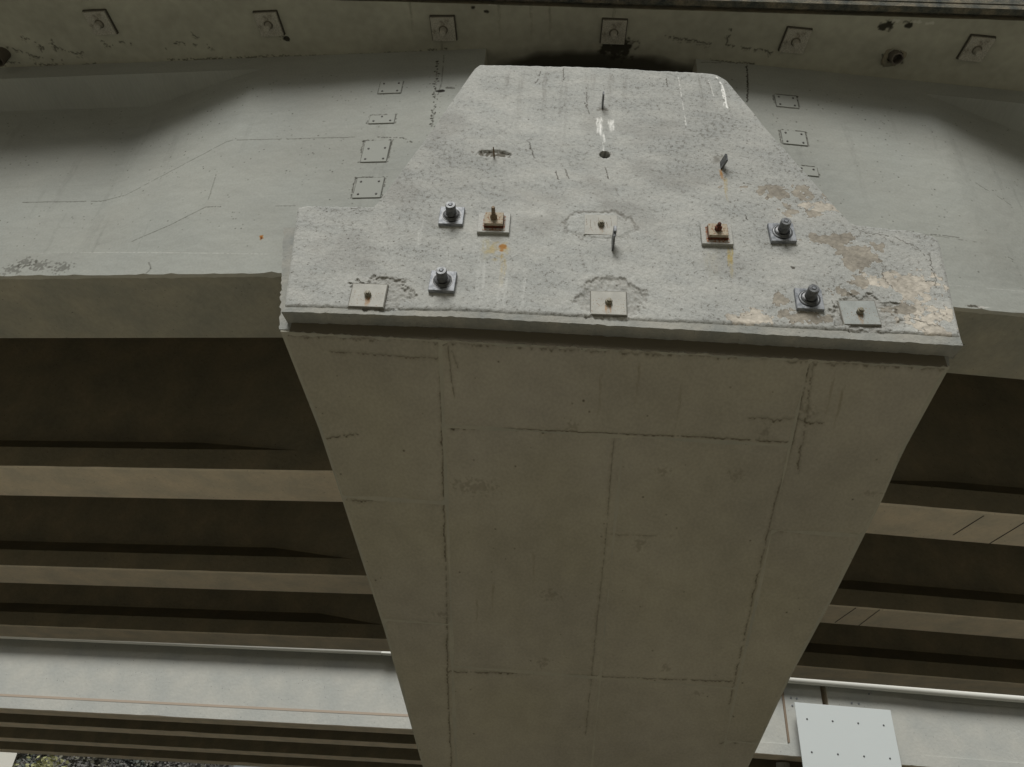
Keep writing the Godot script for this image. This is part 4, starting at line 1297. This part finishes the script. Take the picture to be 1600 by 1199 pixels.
# ---------------------------------------------------------------- anchors on the block
func build_anchors(m_zinc: Material, m_steel: Material, m_grease: Material, m_plate: Material, m_rust: Material, m_rustdeep: Material, m_rod: Material) -> void:
	# new anchors: galvanised square plate, dished washer, domed sleeve nut
	var spots = [Vector2(-0.639, 5.108), Vector2(-0.636, 4.576), Vector2(1.353, 5.049), Vector2(1.434, 4.533)]
	var labels = ["new galvanised rod anchor, upper left, beside the left rusty plate", "new galvanised rod anchor, lower left, right of the spalled flush plate", "new galvanised rod anchor, upper right, beside the right rusty plate", "new galvanised rod anchor, lower right, beside the rightmost flush plate"]
	var first: Node3D = null
	for i in 4:
		var t: Node3D
		var at = Vector3(spots[i].x, spots[i].y, ZF)
		if first == null:
			t = thing("rod_anchor", labels[i], "anchor", at, 0.0, "new rod anchors on the concrete block")
			part("base_plate", box_mesh(Vector3(0.15, 0.15, 0.026), 0.0025, Vector3(0, 0, 0.012)), m_zinc, t)
			part("washer", lathe_mesh([Vector2(0.056, 0.025), Vector2(0.056, 0.029), Vector2(0.050, 0.031), Vector2(0.046, 0.029), Vector2(0.042, 0.036), Vector2(0.03, 0.040)], 36), m_steel, t)
			part("grease_ring", lathe_mesh([Vector2(0.0605, 0.0235), Vector2(0.0605, 0.0275), Vector2(0.055, 0.0275)], 36), m_grease, t)
			part("grease_ring", lathe_mesh([Vector2(0.040, 0.035), Vector2(0.040, 0.041), Vector2(0.028, 0.044)], 36), m_grease, t)
			part("sleeve_nut", lathe_mesh([Vector2(0.036, 0.036), Vector2(0.031, 0.047), Vector2(0.031, 0.108), Vector2(0.0285, 0.112), Vector2(0.014, 0.112), Vector2(0.013, 0.106), Vector2(0.0, 0.106)], 32), m_steel, t)
			part("rod_tip", lathe_mesh([Vector2(0.0105, 0.1), Vector2(0.0105, 0.113), Vector2(0.008, 0.116), Vector2(0.0, 0.116)], 16), m_zinc, t)
			first = t
		else:
			t = copy_of(first, "rod_anchor", labels[i])
			t.position = at
		t.rotation.z = [0.0, -0.02, 0.03, -0.03][i]
	# rusty anchors
	var rs = [Vector2(-0.375, 5.058), Vector2(0.963, 5.017)]
	for i in 2:
		var t = thing("rusty_anchor", "old rusty anchor on double plates, left, with a long projecting rod" if i == 0 else "old rusty anchor on double plates, right, with a short rust-brown rod", "anchor", Vector3(rs[i].x, rs[i].y, ZF), 0.0, "old rusty anchors on the concrete block")
		var w = 0.195 if i == 0 else 0.185
		part("base_plate", box_mesh(Vector3(w, 0.165, 0.024), 0.002, Vector3(0, 0, 0.012)), m_plate, t)
		part("rust_stain", box_mesh(Vector3(0.135, 0.125, 0.003), 0.0, Vector3(0.002, -0.008, 0.0245)), spotted(Color8(160, 158, 150), Color8(122, 66, 28), 0.52, 91 + i, 0.09, 0.9, 0.0), t)
		part("upper_plate", box_mesh(Vector3(0.112, 0.098, 0.034), 0.002, Vector3(0.002, 0.002, 0.043)), m_rust, t)
		part("rust_rim", box_mesh(Vector3(0.118, 0.104, 0.016), 0.0015, Vector3(0.002, 0.0, 0.033)), m_rustdeep, t)
		part("hex_nut", lathe_mesh([Vector2(0.0215, 0.059), Vector2(0.0215, 0.082), Vector2(0.018, 0.085), Vector2(0.0, 0.085)], 6), m_rod if i == 0 else m_rustdeep, t)
		part("rod", lathe_mesh([Vector2(0.0115, 0.08), Vector2(0.0115, 0.145 if i == 0 else 0.108), Vector2(0.009, 0.149 if i == 0 else 0.112), Vector2(0.0, 0.149 if i == 0 else 0.112)], 14), m_rod if i == 0 else m_rustdeep, t)
		if i == 0: part("lock_nut", lathe_mesh([Vector2(0.0165, 0.084), Vector2(0.0165, 0.097), Vector2(0.0, 0.098)], 12), m_rod, t)
	# plates set flush in broken-out pockets
	var fl = [[Vector2(-1.055, 4.465), 0.0, "painted flush anchor plate in a broken pocket at the block's lower left"], [Vector2(0.316, 4.469), 0.004, "painted flush anchor plate in the large broken pocket at bottom centre"], [Vector2(0.276, 5.085), -0.004, "painted flush anchor plate in a ringed patch at centre, behind a steel lug"], [Vector2(1.703, 4.462), 0.03, "painted flush anchor plate at lower right with a brassy bolt"]]
	var m_bolt = spotted(Color8(124, 119, 102), Color8(88, 82, 66), 0.5, 93, 0.05, 0.55, 0.1)
	for i in 4:
		var q = fl[i]
		var t = thing("flush_anchor_plate", q[2], "anchor plate", Vector3(q[0].x, q[0].y, ZF), 0.0, "flush anchor plates in the concrete block")
		t.rotation.z = q[1]
		var cvp = Canvas.new(-0.11, 0.11, 0.22, 0.22, 900.0, 700 + i)
		var pn = noise(710 + i, 9.0, 3)
		var tone = Color8(162, 161, 154) if i < 3 else Color8(148, 152, 149)
		cvp.fill(func(x, y):
			var f = 1.0 + 0.07 * pn.get_noise_2d(x, y) + 0.05 * pn.get_noise_2d(x * 9.0, y * 9.0)
			return Color(tone.r * f, tone.g * f, tone.b * f))
		cvp.run(Vector2(-0.008 if i == 1 else 0.0, -0.008), 0.085, 0.03, Color8(150, 104, 62), 0.75 if i != 2 else 0.25)
		cvp.run(Vector2(0.01, -0.012), 0.07, 0.014, Color8(140, 88, 46), 0.6 if i != 2 else 0.2)
		for d in 70:
			cvp.dot(Vector2(cvp.rng.randf_range(-0.1, 0.1), cvp.rng.randf_range(-0.085, 0.03)), cvp.rng.randf_range(0.0008, 0.0026), Color8(110, 78, 50), 0.6)
		if i == 2:
			for d in 7: cvp.line([Vector2(-0.09 + d * 0.025, 0.06 - 0.02 * (d % 3)), Vector2(-0.085 + d * 0.025, -0.01 - 0.02 * (d % 2))], 0.003, Color8(96, 84, 70), 0.6, 0.006, 0.3)
		var pm = painted(cvp.texture(), 0.55)
		var pg = grid(1, 1, func(u, v): return Vector3(lerpf(-0.098, 0.098, u), lerpf(0.083, -0.083, v), 0.0045), func(p): return cvp.uv(Vector2(p.x, p.y)))
		part("base_plate", box_mesh(Vector3(0.2, 0.17, 0.022), 0.0018, Vector3(0, 0, -0.0075)), m_plate, t)
		part("mortar_gap", box_mesh(Vector3(0.208, 0.178, 0.02), 0.0, Vector3(0, 0.001, -0.0105)), plain(Color8(108, 105, 97), 0.95), t)
		part("painted_front", pg, pm, t)
		part("hex_nut", lathe_mesh([Vector2(0.0205, 0.004), Vector2(0.0205, 0.024), Vector2(0.017, 0.027), Vector2(0.0, 0.027)], 6), m_bolt, t)
		part("bolt_tip", lathe_mesh([Vector2(0.0115, 0.026), Vector2(0.0115, 0.036), Vector2(0.0, 0.038)], 14), m_bolt, t)
	# steel lugs standing edge on
	var lugs = [[Vector2(0.290, 6.245), "thin bright-tipped steel lug standing out near the block's top centre", 0.010, 0.075, 0.105, 0.02, m_steel], [Vector2(-0.420, 5.691), "thin rusty steel spike in a chipped hollow, left of centre", 0.006, 0.05, 0.075, -0.04, m_rod], [Vector2(1.051, 5.654), "flat steel lug with a rust run below it, right of centre", 0.012, 0.065, 0.075, 0.28, m_steel], [Vector2(0.343, 4.917), "double steel lug below the central flush anchor plate", 0.011, 0.085, 0.10, 0.03, m_steel]]
	for i in 4:
		var q = lugs[i]
		var t = thing("steel_lug", q[1], "steel lug", Vector3(q[0].x, q[0].y, ZF), q[5], "steel lugs on the concrete block")
		# a flat bar with a rounded outer end, standing out of the face
		var st = new_st()
		var outline = []
		var hh: float = q[3] * 0.5
		var len: float = q[4]
		outline.append(Vector2(-0.03, -hh))
		if i == 1:
			outline.append(Vector2(len * 0.6, -hh * 0.5))
			outline.append(Vector2(len, 0.0))
			outline.append(Vector2(len * 0.6, hh * 0.5))
		elif i == 2:
			outline.append(Vector2(len, -hh))
			outline.append(Vector2(len, hh * 0.9))
			outline.append(Vector2(len * 0.9, hh))
		else:
			for k in 9:
				var a = -PI / 2 + PI * k / 8.0
				outline.append(Vector2(len - hh + cos(a) * hh, sin(a) * hh))
		outline.append(Vector2(-0.03, hh))
		var th: float = q[2] * 0.5
		var A = []
		var B = []
		for v in outline:
			A.append(Vector3(-th, v.y, v.x))
			B.append(Vector3(th, v.y, v.x))
		var c = Vector3(0, 0, len * 0.4)
		fan(st, A, c)
		fan(st, B, c)
		for k in outline.size():
			var k2 = (k + 1) % outline.size()
			fan(st, [A[k], A[k2], B[k2], B[k]], c)
		part("bar", done(st), q[6], t)
		if i == 3:
			part("clip", box_mesh(Vector3(0.018, 0.045, 0.05), 0.003, Vector3(0.004, 0.03, 0.09)), m_zinc, t)

# ---------------------------------------------------------------- plates under the deck overhang
func build_soffit_plates(m_plate: Material, m_deck: Material, m_dark: Material) -> void:
	var spots = [[-3.816, -3.599, AL], [-2.396, -3.583, AL], [-0.966, -3.598, 1.5], [0.403, -3.599, -1.0], [1.846, -3.647, AR], [3.268, -3.688, AR]]
	var names = ["leftmost of six anchor plates under the deck overhang", "second soffit anchor plate from the left, beside a small drilled hole", "third soffit anchor plate from the left, above the crumbled web joint", "fourth soffit anchor plate from the left, black-stained, above the concrete block", "fifth soffit anchor plate from the left, left of the broken pipe stub", "rightmost soffit anchor plate, right of the broken pipe stub"]
	var first: Node3D = null
	for i in 6:
		var q = spots[i]
		var t: Node3D
		if first == null:
			t = thing("soffit_anchor_plate", names[i], "anchor plate", Vector3.ZERO, 0.0, "anchor plates under the deck overhang")
			part("shade_rim", box_mesh(Vector3(0.205, 0.213, 0.03), 0.004, Vector3(0, 0, 0.004)), plain(Color8(66, 63, 54), 0.95), t)  # shade on the plate sides, put in as a dark backing box
			part("base_plate", box_mesh(Vector3(0.19, 0.2, 0.03), 0.003, Vector3(0, 0, 0.022)), m_plate, t)
			part("washer", lathe_mesh([Vector2(0.038, 0.036), Vector2(0.036, 0.041), Vector2(0.0, 0.041)], 20), plain(Color8(96, 92, 80), 0.9), t)
			part("nut", lathe_mesh([Vector2(0.027, 0.040), Vector2(0.026, 0.084), Vector2(0.02, 0.092), Vector2(0.0, 0.093)], 14), m_plate, t)
			first = t
		else:
			t = copy_of(first, "soffit_anchor_plate", names[i])
		t.position = Vector3(q[0], DECK, q[1])
		t.rotation = Vector3(PI / 2, -deg_to_rad(q[2]), 0.0)
	# broken pipe stub
	var v = Vector3(2.664, 7.480, -3.769)
	var ps = thing("pipe_stub", "broken-off rusty pipe stub in a ragged hole of the deck soffit", "pipe", v)
	ps.rotation = Vector3(PI / 2 - 0.25, 0.2, 0.0)
	part("tube", lathe_mesh([Vector2(0.048, -0.02), Vector2(0.046, 0.085), Vector2(0.038, 0.088), Vector2(0.036, 0.01), Vector2(0.0, 0.01)], 22, 0.02), plain(Color8(92, 86, 78), 0.8), ps)
	part("broken_rim", lathe_mesh([Vector2(0.095, -0.004), Vector2(0.085, 0.012), Vector2(0.06, 0.018), Vector2(0.05, 0.002)], 26, 0.10), m_deck, ps)
	var h = Vector3(-2.287, 7.480, -3.722)
	var hs = single("drilled_hole", lathe_mesh([Vector2(0.026, 0.0), Vector2(0.022, 0.006), Vector2(0.018, 0.004), Vector2(0.016, -0.012), Vector2(0.0, -0.012)], 18), m_dark, "small dark drilled hole beside the second soffit anchor plate", "hole")
	hs.position = h
	hs.rotation = Vector3(PI / 2, 0, 0)
	var b = thing("pipe_stub", "dark slanting pipe stub cut off by the photo's left edge, under the deck", "pipe", Vector3(-4.818, 7.480, -3.903))
	b.rotation = Vector3(PI / 2, 0, 0)
	part("tube", lathe_mesh([Vector2(0.055, -0.02), Vector2(0.05, 0.13), Vector2(0.042, 0.13), Vector2(0.04, 0.02), Vector2(0.0, 0.02)], 20), plain(Color8(74, 68, 58), 0.8), b)
